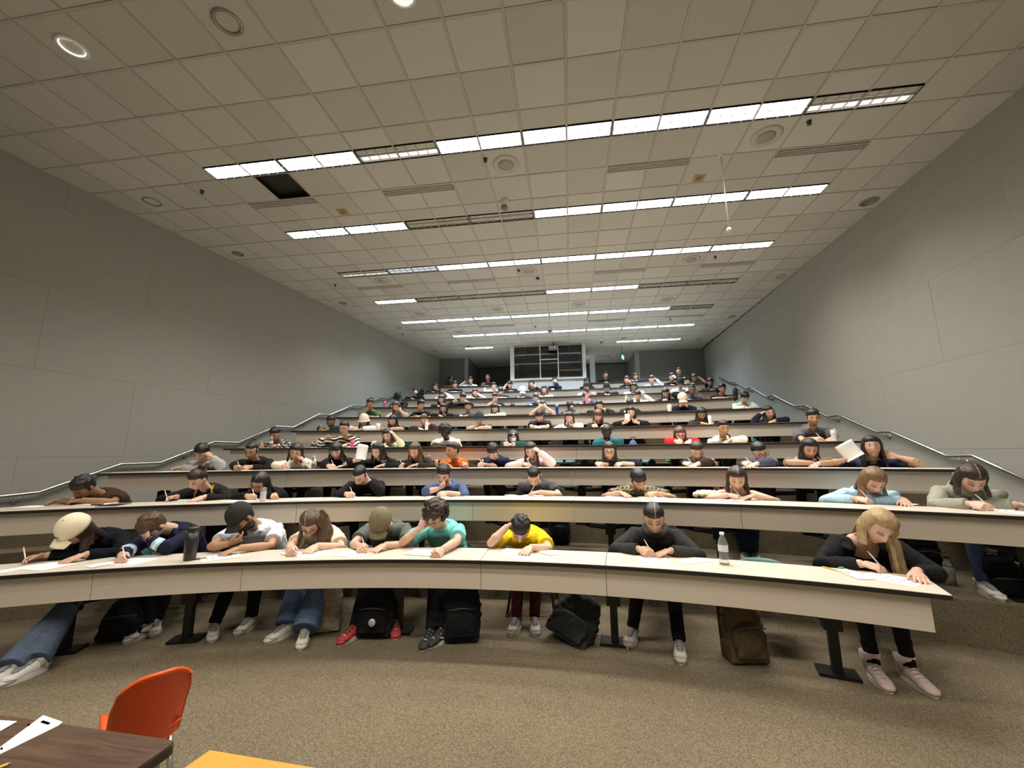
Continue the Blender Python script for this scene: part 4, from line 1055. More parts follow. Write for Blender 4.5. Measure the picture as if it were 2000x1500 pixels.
def make_shoe(t, A, hdg, col, s, r, stripe, boot):
    Rf = Matrix.Rotation(math.radians(hdg), 3, 'Z'); c = V(A.x, A.y, 0)
    f = lambda x, y, z: c+Rf @ (V(x, y, z)*s*.96)
    L = [(.075, .030, .055, .045), (.05, .035, .060, .055), (.0, .037, .056, .052), (-.06, .040, .045, .042), (-.12, .046, .034, .030), (-.165, .040, .027, .022), (-.19, .020, .022, .012)]
    up = MB(); up.tube([f(0, y, z) for y, w_, z, h in L], [(w_*s, h*s) for y, w_, z, h in L], 14, flat=Rf @ V(1, 0, 0))
    up.tube([f(0, .03, .05), f(0, .035, .10), f(0, .035, .16 if boot else .115)], [.040*s, .040*s if not boot else .050*s, .042*s if not boot else .058*s], 12)
    o = up.build('shoe', simple('shoe %.2f %.2f %.2f' % col, col, .6, bump=.2, bscale=120), t)
    so = MB(); pts = []
    for k in range(24):
        an = 2*PI*k/24; y = -.052+.136*math.sin(an); w_ = .047*(1-.18*max(0, math.sin(an)))*math.cos(an); pts.append(f(w_, y, 0))
    so.prism([(p.x, p.y) for p in pts], .002, .028*s); so.build('sole', simple('sole white' if not boot else 'sole pale', (.62, .60, .54), .6), o)
    lc = MB()
    for k in range(4):
        y = -.035-.028*k; z = .108-.013*k; lc.tube([f(-.028, y, z-.016), f(0, y-.006, z), f(.028, y, z-.016)], .0045*s, 6)
    lc.build('laces', simple('laces', (.55, .53, .48), .7) if not boot else simple('shoe %.2f %.2f %.2f' % col, col), o)
    if not boot:
        tg = MB(); tg.tube([f(0, -.005, .115), f(0, -.05, .098), f(0, -.10, .075), f(0, -.125, .062)], [(.024*s, .008*s)]*3+[(.012*s, .006*s)], 10, flat=Rf @ V(1, 0, 0)); tg.build('tongue', simple('shoe tongue %.2f' % col[0], tuple(q_*.35 for q_ in col), .7), o)
        tg = MB(); tg.tube([f(.0, .085, .035), f(0, .078, .085)], [(.026*s, .010*s), (.020*s, .010*s)], 10, flat=Rf @ V(1, 0, 0)); tg.build('heel_tab', simple('shoe tongue %.2f' % col[0], tuple(q_*.35 for q_ in col), .7), o)
        tg = MB(); tg.tube([f(-.047, -.115, .034), f(-.034, -.155, .042), f(0, -.172, .046), f(.034, -.155, .042), f(.047, -.115, .034)], [.004*s, .010*s, .012*s, .010*s, .004*s], 8); tg.build('toe_cap', simple('shoe toe %.2f' % col[0], tuple(min(.8, q_*.75+.02) for q_ in col), .6), o)
    if stripe:
        for e in (-1, 1):
            q = MB(); pts = [f(e*.040, .03, .055), f(e*.045, -.01, .040), f(e*.047, -.05, .046), f(e*.042, -.09, .062)]
            q.tube(pts, [.002, .007, .006, .002], 6); q.build('side_stripe', simple('shoe stripe dark', (.02, .02, .025), .5) if col[0] > .2 else simple('shoe stripe white', (.7, .7, .68), .5), o)
def make_cap(t, cap, hf, Rh, s, r):
    kind, col = cap[0], cap[1]; m = simple('%s fabric %.2f %.2f %.2f' % (kind, *col), col, .85, bump=.3, bscale=300)
    q = MB(); vs = []; seg = 22; rings = 8
    zb = .030 if kind == 'cap' else -.005
    for i in range(rings+1):
        a_ = (PI/2)*i/rings
        for k in range(seg):
            p = 2*PI*k/seg; vs.append(hf(.101*math.cos(a_)**.8*math.cos(p), .010+.118*math.cos(a_)**.8*math.sin(p), zb+(.124 if kind == 'cap' else .158)*math.sin(a_)))
    fs = [(i*seg+k, i*seg+(k+1) % seg, (i+1)*seg+(k+1) % seg, (i+1)*seg+k) for i in range(rings) for k in range(seg)]
    fs.append(tuple(range(seg))[::-1]); q.add(vs, fs, 0, True)
    o = q.build('cap' if kind == 'cap' else 'knit_hat', m, t)
    if kind == 'cap':
        b = MB(); bk = 1 if len(cap) < 3 or cap[2] != 'back' else -1
        def br(u, v):
            x = (u-.5)*2; return tuple(hf(x*.082*(1-.22*v*v), bk*(-.095-.085*v*math.sqrt(max(0, 1-.55*x*x)))+.01, .034-.030*x*x-.012*v))
        grid_surface(br, 14, 6, .006*s, b); b.build('brim', m, o)
        b = MB(); b.ball(hf(0, .01, zb+.126), .009*s, 8, 6); b.build('button', m, o)
        if len(cap) > 2 and cap[2] == 'mark':
            b = MB(); b.tube([hf(-.030, -.098, .066), hf(-.005, -.105, .064), hf(.022, -.101, .068)], [(.004*s, .002*s), (.008*s, .003*s), (.005*s, .002*s)], 8); b.build('badge', simple('cap badge brown', (.09, .05, .02), .7), o)
    else:
        b = MB(); b.tube([hf(.102*math.cos(2*PI*k/24), .010+.119*math.sin(2*PI*k/24), zb+.012) for k in range(25)], [(.009*s, .020*s)]*25, 8); b.build('cuff', m, o)
PENCILS = []
def make_pencil(info, tip, pd, style):
    w0 = info['org']+info['Rz'] @ tip; d = (info['Rz'] @ pd).normalized()
    o = thing('pencil', 'pencil held by the '+short(info['what']), 'pencil', tuple(w0), group='pencils in use')
    o.rotation_mode = 'QUATERNION'; o.rotation_quaternion = d.to_track_quat('Z', 'Y')
    Lp = .17
    q = MB(); q.tube([(0, 0, .014), (0, 0, Lp-.016)], .0045, 6, smooth=False); q.build('shaft', simple('pencil shaft pale', (.75, .72, .66), .4) if style != 'y' else simple('pencil shaft yellow', (.75, .45, .06), .4), o)
    q = MB(); q.tube([(0, 0, 0), (0, 0, .014)], [.0006, .0045], 6); q.build('tip', simple('pencil wood', (.4, .26, .14), .7), o)
    q = MB(); q.tube([(0, 0, Lp-.016), (0, 0, Lp)], .0048, 8); q.build('eraser', simple('eraser pink', (.6, .25, .22), .7), o)
ROWN = ['front row', 'second row', 'third row', 'fourth row', 'fifth row', 'sixth row', 'seventh row', 'eighth row', 'ninth row', 'back row']
def short(w): return w
# ---------------------------------------------------------------- who sits where (head measured on the photograph)
def c(r, g, b): return tuple(lin((r, g, b)))
def tubeseg(co, a, b):
    a, b = np.array(a), np.array(b); d = b-a; L2 = d@d; t = np.clip(((co-a)@d)/L2, -1, 2); return t, np.linalg.norm(co-(a+t[:, None]*d), axis=1)
def jersey(co, cols, q):
    for e in (-1, 1):
        t, dist = tubeseg(co, q['E'][e], q['W'][e]); m = (dist < .085) & (t > .28) & (t < .62); cols[m] = c(170, 205, 220)
        m = (dist < .085) & (t > .40) & (t < .47); cols[m] = c(235, 240, 245)
    return cols
def zebra(co, cols, q):
    v = np.sin(co[:, 2]*85+3.0*np.sin(co[:, 0]*16)+2.2*np.sin(co[:, 1]*13+co[:, 0]*9)); cols[v > .15] = c(225, 215, 200); return cols
def patches(col, k=30, th=.35):
    def f(co, cols, q):
        v = np.sin(co[:, 0]*k+2*np.sin(co[:, 2]*k*.7))*np.sin(co[:, 2]*k*1.1+1.7*np.sin(co[:, 1]*k*.6)); cols[v > th] = col; cols[v < -th-.15] = np.array(col)*.45; return cols
    return f
def stripes(col, k=70):
    def f(co, cols, q): cols[np.sin(co[:, 0]*k) > .3] = col; return cols
    return f
def inner(col, hw=.075):
    def f(co, cols, q):
        C_ = q['C']; m = (np.abs(co[:, 0]-C_[0]) < hw*(1+.6*(C_[2]-co[:, 2]))) & (co[:, 1] < C_[1]-.01) & (np.abs(co[:, 0]-C_[0]) < .14); 
        # only the torso front, not the sleeves
        for e in (-1, 1):
            t, d = tubeseg(co, q['S'][e], q['E'][e]); t2, d2 = tubeseg(co, q['E'][e], q['W'][e]); m &= ~((d2 < .075) | ((d < .075) & (t > .3)))
        cols[m] = col; return cols
    return f
def yoke(col):
    def f(co, cols, q):
        for e in (-1, 1):
            p = q['C']+np.array([e*.085, 0, 0]); m = (np.abs(co[:, 0]-p[0]-e*.25*(q['C'][2]-co[:, 2])) < .008) & (co[:, 1] < q['C'][1]+.02); cols[m] = col
        return cols
    return f
JEAN = c(82, 94, 114); DARK = c(22, 22, 26); BLK = c(14, 14, 16)
PP = {}
def P_(key, *a, **k): PP[key] = person(*a, **k)
# front row
P_('cap1', 1, (148, 1036), 'black sweater and cream cap, bent low writing at the left edge', c(13, 15, 24), 't', ('long', 'n', .20), (('w', 66, 1090), ('f', 140, 1091)), 58, -26, 16, bx=.10, cap=('cap', c(226, 216, 186), 'mark'), legs=((40, 1316, -30, 1.35), (-12, 1330, -30, 1.35)), trous=JEAN, shoe=(.6, .58, .55))
P_('jersey', 1, (298, 1028), 'navy striped-sleeve jersey, brown head propped on watch hand', c(27, 29, 50), 'f', ('messy', 'b'), (('w', 233, 1092), ('p', 279, 1046, -.10, 'x')), 62, -16, 6, bx=.10, pattern=jersey, legs=((272, 1236, -20), (303, 1226, 25)), trous=c(30, 32, 38), shoe=(.5, .47, .42), ext=('stripe',), coll='polo')
P_('polo', 1, (472, 1012), 'white polo and black cap, bearded and holding a pen', c(208, 214, 224), 'm', ('short', 'k'), (('p', 462, 1060, -.13, 'w'), ('f', 446, 1077)), 46, -28, -4, bx=.06, sleeve='short', coll='polo', w=1.12, cap=('cap', c(30, 29, 27)), ext=('beard',), legs=((416, 1235, 25), (480, 1222, -12)), trous=BLK, shoe=(.55, .52, .44))
P_('cream', 1, (607, 1022), 'cream printed tee, long brown hair and glasses', c(232, 216, 184), 'f', ('longR', 'b', .46), (('w', 566, 1079), ('f', 607, 1073)), 44, 8, -4, bx=.03, sleeve='short', w=.88, ext=('glasses',), legs=((545, 1238, -35, 1.7), (592, 1248, 14, 1.7)), trous=c(84, 102, 130), shoe=(.62, .60, .54))
P_('olive', 1, (744, 1020), 'grey tee and olive cap, face hidden, writing', c(92, 96, 90), 'f', ('short', 'n'), (('w', 704, 1073), ('f', 738, 1071)), 60, 2, 5, bx=-.02, sleeve='short', w=1.12, cap=('cap', c(112, 106, 78)), legs=((682, 1240, -22), (772, 1228, 18)), trous=DARK, shoe=(.42, .03, .03))
P_('teal', 1, (851, 1008), 'turquoise tee, curly hair and hand on the brow', c(118, 200, 192), 'f', ('curly', 'n'), (('p', 829, 1024, -.09, 'o'), ('x', 857, 1081)), 40, -16, 4, bx=.03, sleeve='short', ext=('glasses', 'stripe'), legs=((836, 1248, -8), (856, 1246, -32)), trous=c(24, 23, 26), shoe=(.03, .03, .032))
P_('yellow', 1, (1016, 1032), 'yellow tee, fist against short black hair', c(232, 200, 30), 'f', ('short', 'k'), (('p', 1001, 1018, -.02, 'x'), ('f', 1027, 1076)), 56, 10, 4, bx=.06, sleeve='short', legs=((1005, 1222, -8), (1045, 1222, 10)), trous=c(62, 22, 28), shoe=(.3, .28, .26), seat=False)
P_('hoodie', 1, (1277, 1012), 'charcoal hoodie, dark hair pulled back and parted', c(46, 47, 46), 't', ('pulled', 'k'), (('w', 1262, 1080), ('f', 1291, 1080)), 30, 0, 0, bx=.03, coll='hood', w=1.02, legs=((1232, 1244, -14), (1328, 1272, -2)), trous=BLK, shoe=(.46, .43, .38))
P_('blonde', 1, (1716, 1028), 'open black cardigan, very long blonde hair', c(20, 17, 18), 'f', ('longR', (.36, .245, .115), .62), (('w', 1706, 1104), ('f', 1797, 1126)), 34, 20, 16, bx=-.06, sleeve='none', coll='open', w=.95, legs=((1718, 1322, 10, .85), (1796, 1330, 22, .85)), trous=BLK, shoe=(.55, .42, .38), ext=('boot',))
# second row
P_('brown2', 2, (163, 951), 'brown tee with a lanyard, leaning on the forearm', c(62, 46, 36), 'b', ('short', 'k'), (('x', 120, 978), ('w', 166, 976)), 52, -20, 8, bx=.12, sleeve='short')
P_('bunjacket', 2, (386, 936), 'black jacket with yellow trim, brown hair bun', c(30, 28, 30), 'f', ('topbun', 'n'), (('w', 347, 971), ('f', 384, 974)), 40, -18, 8, bx=.06, coll='jacket', pattern=yoke(c(190, 150, 50)))
P_('blackswt', 2, (508, 943), 'black sweater and glasses behind a silver can', c(22, 21, 23), 't', ('long', 'k', .30), (('w', 489, 972), ('x', 540, 970)), 34, -10, 10, bx=.04, ext=('glasses',))
P_('chestlogo', 2, (703, 928), 'black sweatshirt with chest lettering, hand behind ear', c(24, 23, 24), 'f', ('buzz', 'k'), (('w', 682, 968), ('p', 717, 934, .0, 'x')), 48, -8, 3, bx=.02, w=1.1)
P_('bluechin', 2, (866, 926), 'blue sweater with pushed sleeves, hand on bearded chin', c(76, 90, 122), 'f', ('short', 'k'), (('p', 866, 952, -.10, 'x'), ('x', 862, 966)), 32, 2, 4, bx=.04, sleeve='push', w=1.15, ext=('stubble',))
P_('greytee2', 2, (1043, 930), 'dark grey graphic tee, short black hair, writing', c(66, 66, 68), 'f', ('buzz', 'k'), ('n', ('w', 1042, 962)), 50, -2, 0, bx=.02, sleeve='short', w=1.08)
P_('camo2', 2, (1247, 936), 'mottled olive tee, black fringe over one eye', c(150, 140, 116), 't', ('fringe', 'k'), (('f', 1222, 966), ('x', 1268, 966)), 44, 16, -10, bx=-.03, sleeve='short', pattern=patches(c(96, 90, 70), 60, .2))
P_('rust', 2, (1439, 934), 'rust tank top, straight long dark hair', c(140, 62, 40), 'f', ('long', 'n', .36), (('w', 1436, 968), ('f', 1452, 967)), 30, -4, 2, bx=.02, sleeve='none', coll='tank', w=.9, legs=((1455, 1087, -5, 1.2), (1475, 1087, 10, 1.2)), trous=c(40, 56, 84))
P_('babyblue', 2, (1706, 938), 'pale blue sweatshirt, light brown hair over the face', c(168, 202, 222), 'f', ('long', 'l', .26), (('w', 1680, 974), ('f', 1740, 972)), 42, 14, 6, bx=.03, pattern=inner(c(190, 196, 215), .10), w=1.05)
P_('grey2', 2, (1898, 934), 'grey sweatshirt, brown parted hair, right end', c(150, 150, 138), 'f', ('long', 'n', .20, 'tips'), (('w', 1917, 990), ('x', 1990, 985)), 44, 4, 4, bx=.06, coll='hood', w=1.05, legs=((1935, 1155, 14), (1975, 1130, 10)), trous=c(62, 76, 100), shoe=(.7, .68, .62))
# third row
P_('greyzip', 3, (394, 884), 'light grey zip hoodie, hand over the face', c(165, 163, 160), 't', ('short', 'k'), (('x', 362, 914), ('p', 407, 886, -.08, 'x')), 36, -8, 6, bx=-.02, coll='hood')
P_('black3', 3, (491, 880), 'black long sleeves, cropped black hair', c(26, 25, 25), 'm', ('buzz', 'k'), (('w', 459, 915), ('x', 478, 914)), 30, -4, 4, bx=.02, w=1.1)
P_('white3', 3, (578, 882), 'white top, cheek resting on a hand', c(228, 218, 204), 't', ('bob', 'k'), (('w', 557, 913), ('k',)), 24, 8, 8, bx=.0, w=.92)
P_('bangs3', 3, (656, 880), 'black hoodie, black bob with bangs', c(24, 23, 25), 'f', ('bangs', 'k', .20), (('w', 646, 912), ('f', 662, 911)), 30, 4, 0, bx=.0, coll='hood')
P_('paper3', 3, (738, 880), 'black sweater, holding up a sheet of paper', c(24, 24, 25), 'f', ('longR', 'k', .22), (('p', 700, 897, -.10, 'x'), ('f', 750, 909)), 26, -18, 4, bx=.04, w=1.05)
P_('jacket3', 3, (810, 880), 'dark brown jacket, long straight brown hair', c(44, 38, 32), 'f', ('long', 'b', .38), (('w', 790, 909), ('f', 808, 909)), 30, -8, 4, bx=.02, coll='jacket', pattern=inner(c(66, 60, 40), .04))
P_('orange3', 3, (884, 880), 'orange tee, tied curly hair, looking sideways', c(240, 108, 34), 'm', ('bun', 'n'), (('r', 862, 912), ('x', 900, 912)), 8, -48, 2, bx=.03, sleeve='short', w=.9)
P_('navy3', 3, (962, 882), 'navy tee and bowed head, writing', c(32, 36, 60), 'f', ('short', 'k'), (('w', 940, 908), 'n'), 48, -4, 2, bx=.0, sleeve='short', w=1.05)
P_('pink3', 3, (1037, 880), 'pale pink hoodie, hand on the forehead', c(228, 196, 192), 'f', ('long', 'n', .34), (('w', 1030, 908), ('p', 1046, 876, -.09, 'o')), 22, -4, -4, bx=.02, coll='hood')
P_('glasses3', 3, (1190, 880), 'black quarter-sleeve top, glasses and loose brown hair', c(30, 29, 26), 'f', ('long', 'n', .30), (('x', 1172, 907), ('x', 1206, 904)), 20, 0, 0, bx=.02, sleeve='push', ext=('glasses',))
P_('brownjkt3', 3, (1362, 880), 'dark brown jacket over grey, hair tied back', c(52, 42, 36), 'f', ('pulled', 'n'), (('w', 1343, 906), ('f', 1356, 908)), 34, 4, -4, bx=.0, coll='jacket', pattern=inner(c(150, 146, 134), .05))
P_('fleece3', 3, (1483, 882), 'slate blue fleece and glasses, head tilted', c(70, 76, 94), 'f', ('pulled', 'k'), (('w', 1459, 907), ('f', 1472, 909)), 32, 14, -14, bx=-.02, coll='jacket', ext=('glasses',), pattern=inner(c(150, 146, 136), .05), w=1.05)
P_('greylong3', 3, (1581, 876), 'grey tee, wavy black hair past the shoulders', c(140, 136, 124), 't', ('long', 'k', .42), (('w', 1578, 904), ('f', 1592, 908)), 24, 8, 4, bx=-.02, sleeve='short')
P_('navylong3', 3, (1703, 872), 'navy tee with long hair, upright and holding a curled paper', c(46, 50, 72), 't', ('long', 'k', .34), (('p', 1662, 897, -.10, 'r'), ('p', 1742, 890, .02, 'r')), 4, -4, 0, bx=.0, sleeve='short', eyes=1, w=1.05)
# fourth row
P_('floral4', 4, (537, 848), 'black and white patterned shirt behind a bottle', c(34, 32, 32), 'm', ('pulled', 'k'), ('w', 'f'), 34, -4, 0, pattern=patches(c(200, 195, 188), 55, .35))
P_('zebra4', 4, (672, 836), 'zebra striped sweater, one fist raised', c(28, 22, 20), 'f', ('pulled', 'n'), (('p', 640, 853, -.06, 'x'), 'f'), 16, -4, 2, pattern=zebra, ext=('glasses',), w=1.15)
P_('pale4', 4, (757, 850), 'pale sage shirt, head on raised hand', c(205, 205, 172), 'f', ('bob', 'k'), ('x', ('p', 764, 842, -.06, 'r')), 22, -8, -8, bx=.03, sleeve='push')
P_('white4', 4, (869, 844), 'white tee, black curly hair', c(232, 234, 224), 'd', ('curly', 'k'), ('w', 'n'), 36, 0, 0, sleeve='short', w=1.12)
P_('green4', 4, (1002, 854), 'dark green sweater behind a clear bottle', c(26, 76, 74), 'f', ('bob', 'n'), ('w', 'x'), 34, -4, 0)
P_('teal4', 4, (1185, 844), 'teal sweatshirt, hands together at the chin', c(24, 88, 96), 'd', ('pulled', 'k'), ('x', ('c',)), 34, 2, 0, w=1.1)
P_('red4', 4, (1328, 848), 'bright red sweatshirt and glasses', c(205, 40, 48), 'f', ('bob', 'b'), ('w', 'f'), 26, 0, 0, ext=('glasses',))
P_('braid4', 4, (1413, 836), 'cream sweatshirt with a dark side braid, smiling', c(232, 228, 210), 'm', ('braid', 'k'), ('n', 'x'), 12, 12, 0)
P_('tall4', 4, (1588, 815), 'grey tee, tall and upright at the row end', c(94, 96, 98), 't', ('short', 'k'), ('w', 'f'), 16, 0, 0, sleeve='short', w=1.18, ext=('stubble',))
# fifth row
P_('greenjkt5', 5, (646, 824), 'dark green jacket and tied curls, leaning in', c(24, 52, 48), 'b', ('bun', 'k'), ('w', 'x'), 26, -4, 0, ext=('glasses',))
P_('whitehood5', 5, (711, 822), 'white hoodie and white knit hat', c(215, 214, 208), 'm', ('long', 'k', .26), ('f', 'x'), 16, 0, 0, coll='hood', cap=('hat', c(225, 215, 205)))
P_('blacktee5', 5, (767, 822), 'black tee, long black hair and folded arms', c(26, 26, 28), 't', ('long', 'k', .24), ('x', 'x'), 26, 0, 0, sleeve='short', ext=('glasses',))
P_('brown5', 5, (828, 820), 'brown sweater, hand across the mouth', c(66, 46, 42), 'f', ('short', 'b'), ('x', ('k',)), 28, 4, 0)
P_('cap5', 5, (936, 818), 'black tee and dark blue cap', c(24, 24, 26), 'f', ('short', 'k'), (('c',), 'x'), 18, 0, 0, sleeve='short', cap=('cap', c(36, 50, 66)))
P_('navytee5', 5, (1053, 812), 'charcoal tee, bowed head and crossed forearms', c(34, 38, 46), 'f', ('short', 'k'), ('x', 'x'), 48, -4, 2, sleeve='short', w=1.1)
P_('greyhood5', 5, (1112, 816), 'pale grey hoodie, long brown hair', c(206, 205, 196), 'f', ('long', 'n', .36), ('f', ('c',)), 24, 0, 0, coll='hood')
P_('redhair5', 5, (1168, 812), 'black cardigan, reddish hair with bangs', c(34, 26, 26), 'f', ('bangs', 'r', .24), ('w', 'f'), 28, 4, 0)
P_('phone5', 5, (1232, 806), 'black hoodie, holding a white phone up', c(24, 24, 24), 'f', ('long', 'k', .20), (('p', 1223, 825, -.16, 'r'), ('p', 1241, 825, -.16, 'r')), 14, 0, 0, coll='hood')
P_('green5', 5, (1370, 808), 'dark green jacket and bowed hair, writing', c(38, 44, 40), 'm', ('long', 'k', .20), ('x', 'f'), 38, 0, 0)
P_('navy5', 5, (1501, 806), 'navy jacket, cheek leaning on a wrist', c(24, 28, 44), 't', ('long', 'k', .26), (('t',), 'x'), 14, 12, -16)
# sixth row
P_('green6', 6, (722, 789), 'green tee, dark hair in a bun', c(82, 108, 72), 'm', ('topbun', 'k'), (('c',), 'x'), 18, 4, 2, sleeve='short')
P_('stripe6', 6, (774, 794), 'white striped shirt, face turned into the hand', c(200, 195, 184), 'f', ('long', 'b', .22), ('f', ('k',)), 24, -16, -6, sleeve='push', pattern=stripes(c(120, 110, 96), 120))
P_('black6', 6, (822, 791), 'black tee, facing right', c(22, 22, 24), 't', ('short', 'k'), ('x', 'x'), 18, 36, 0, sleeve='short')
P_('jacket6', 6, (866, 798), 'black jacket, finger on the lips', c(30, 29, 30), 't', ('long', 'k', .26), ('x', ('c',)), 22, 0, 0)
P_('grey6', 6, (914, 794), 'dark grey sweatshirt, upright black hair', c(78, 80, 80), 't', ('short', 'k'), ('f', 'x'), 14, 0, 0)
P_('white6', 6, (967, 798), 'white sweater, long dark hair falling forward', c(206, 206, 200), 'f', ('long', 'n', .30), ('x', 'x'), 32, 2, 0)
P_('hands6', 6, (1060, 792), 'grey tee, face behind both hands', c(122, 122, 120), 'f', ('buzz', 'k'), (('o', 'r'), ('o', 'r')), 30, 0, 0, sleeve='short')
P_('camo6', 6, (1113, 793), 'dark camouflage jacket, head down', c(62, 64, 60), 'b', ('short', 'k'), ('w', 'x'), 58, 6, 0, pattern=patches(c(120, 122, 116), 40, .3))
P_('long6', 6, (1170, 792), 'dark green jacket, long black hair and hand at ear', c(38, 44, 38), 'f', ('long', 'k', .34), ('x', ('k',)), 26, 0, 0)
P_('bowed6', 6, (1230, 789), 'black sweater, bowed short black hair', c(26, 28, 28), 't', ('short', 'k'), ('f', 'x'), 48, 4, 0)
P_('cream6', 6, (1333, 780), 'black sweater and cream cap', c(32, 34, 46), 'f', ('short', 'n'), (('m',), ('m',)), 34, 0, 0, cap=('cap', c(232, 222, 200)))
P_('mint6', 6, (1455, 776), 'mint white sweater at the right row end', c(205, 218, 200), 'f', ('short', 'k'), ('x', 'x'), 46, 2, 0)
# seventh row
P_('cap7', 7, (777, 776), 'black jacket and black knit hat, left end', c(24, 24, 26), 'm', ('short', 'k'), ('w', 'x'), 42, -4, 0, cap=('hat', c(20, 22, 30)))
P_('chin7', 7, (862, 780), 'black sweater and chin on fist, short bob hair', c(24, 24, 25), 'f', ('bob', 'k'), ('x', ('c',)), 22, 4, 0)
P_('dark7', 7, (904, 776), 'black jumper, head turned aside, hand at the neck', c(24, 26, 28), 'f', ('short', 'k'), (('u',), ('k',)), 34, 24, 6)
P_('mouth7', 7, (967, 776), 'black tee and hand on mouth, hair tied back', c(26, 26, 27), 'f', ('pulled', 'k'), (('m',), 'f'), 26, 4, 0, sleeve='short')
P_('blue7', 7, (1046, 776), 'blue sweater, brown head on the hand', c(74, 104, 138), 'f', ('short', 'b'), ('f', ('k',)), 36, 16, 10)
P_('vest7', 7, (1143, 775), 'purple grey sweater behind a pink tumbler', c(92, 92, 112), 'f', ('short', 'k'), ('f', ('k',)), 42, 6, 0)
P_('white7', 7, (1246, 772), 'cream shirt, both hands against the head', c(222, 214, 206), 't', ('short', 'k'), (('k',), ('t',)), 34, 0, 0)
P_('bent7', 7, (1300, 768), 'black sweater with loose long hair, bent over writing', c(28, 25, 24), 't', ('long', 'k', .24), ('w', ('t',)), 34, -4, 0)
P_('slate7', 7, (1352, 761), 'slate blue tee, cheek on the hand', c(84, 92, 118), 'b', ('buzz', 'k'), ('f', ('k',)), 14, 4, 4, sleeve='short')
P_('black7', 7, (1411, 759), 'black tee with folded hands', c(24, 24, 25), 't', ('short', 'k'), ('x', 'x'), 20, -4, 0, sleeve='short', w=1.1)
# eighth row
P_('edge8', 8, (811, 766), 'black hoodie, hand over one eye', c(24, 23, 24), 'f', ('short', 'k'), ('x', ('o',)), 24, -4, 0, coll='hood')
P_('white8', 8, (864, 769), 'white sleeves, head bowed below a raised arm', c(222, 218, 212), 't', ('bob', 'k'), ('f', ('t',)), 50, -6, -10)
P_('red8', 8, (928, 767), 'grey sweater, dark red hair', c(170, 160, 150), 'f', ('bob', (.05, .012, .014)), ('x', ('k',)), 18, -6, -10)
P_('green8', 8, (978, 764), 'dark green tee, head bowed', c(28, 52, 44), 'f', ('short', 'k'), ('x', 'x'), 46, 4, 0, sleeve='short')
P_('cap8', 8, (1021, 764), 'navy jacket and white cap', c(34, 40, 56), 'f', ('short', 'g'), ('f', 'x'), 36, 0, 0, cap=('cap', c(205, 208, 208)), pattern=inner(c(215, 215, 215), .03))
P_('beige8', 8, (1063, 761), 'beige top, very long dark hair', c(196, 178, 164), 'f', ('long', 'n', .34), ('f', 'x'), 20, 2, 0)
P_('beard8', 8, (1146, 756), 'cream tee and black cap turned back, bearded', c(222, 208, 192), 'm', ('short', 'k'), ('x', ('c',)), 16, 10, 0, sleeve='short', ext=('beard',), cap=('cap', c(20, 20, 22), 'back'))
P_('mask8', 8, (1185, 757), 'black hoodie and black knit hat', c(32, 34, 38), 'f', ('short', 'k'), ('x', 'x'), 14, -8, 0, coll='hood', cap=('hat', c(18, 18, 20)), w=1.1)
P_('white8b', 8, (1238, 756), 'white sweater, long dark hair, hand at the chin', c(222, 222, 224), 'b', ('long', 'k', .2), (('c',), 'x'), 26, 4, 6)
P_('tee8', 8, (1329, 748), 'white tee with a green print, black cap', c(218, 222, 210), 'm', ('short', 'k'), ('f', 'f'), 28, 0, 0, sleeve='short', w=1.1, cap=('cap', c(20, 20, 20)))
P_('dark8', 8, (1388, 747), 'dark patterned shirt at the right end', c(48, 46, 50), 'b', ('short', 'k'), ('x', 'x'), 24, -4, 0, pattern=patches(c(90, 88, 92), 40, .5))
# ninth row
P_('long9', 9, (850, 756), 'dark brown sweater, long brown hair, left end', c(60, 46, 40), 'f', ('long', 'b', .24), ('x', ('k',)), 20, 4, 8)
P_('black9', 9, (888, 751), 'black tee, broad shoulders', c(26, 26, 30), 'f', ('short', 'n'), ('x', 'x'), 28, 0, 0, sleeve='short', w=1.15)
P_('white9', 9, (965, 754), 'white shirt and glasses', c(222, 220, 220), 'f', ('short', 'k'), ('x', ('c',)), 14, 4, 0)
P_('maroon9', 9, (996, 751), 'maroon top, one arm bent to the temple', c(52, 26, 36), 'f', ('short', 'n'), (('t',), 'x'), 36, -4, 4, sleeve='short')
P_('jacket9', 9, (1038, 750), 'black jacket and bobbed hair, hand at the cheek', c(30, 30, 36), 'f', ('bob', 'k'), ('f', ('k',)), 16, 0, 0)
P_('navy9', 9, (1083, 744), 'navy sweatshirt, hand across the brow', c(30, 34, 50), 'f', ('short', 'k'), ('w', ('o',)), 22, -4, 4)
P_('hood9', 9, (1146, 746), 'black jacket with the hood pulled up', c(22, 22, 26), 'f', ('bob', 'k'), ('x', 'x'), 30, -4, 0, coll='hood')
P_('lace9', 9, (1224, 742), 'black sweater, white collar and reddish dark hair', c(24, 22, 24), 'f', ('long', (.04, .014, .016), .16), ('x', ('k',)), 24, -6, 0)
P_('lilac9', 9, (1273, 741), 'lilac grey sweater, elbow out beside the head', c(170, 168, 182), 'f', ('pulled', 'k'), ('f', ('t',)), 26, 0, 0)
P_('pale9', 9, (1312, 736), 'black jacket and hands over pale face, leaning', c(26, 24, 26), 'f', ('short', 'k'), ('x', ('o',)), 22, 4, 0)
P_('arms9', 9, (1356, 738), 'dark shirt, arms wrapped around the head', c(40, 36, 36), 'b', ('short', 'n'), ('f', ('t',)), 30, 0, 0, sleeve='short')
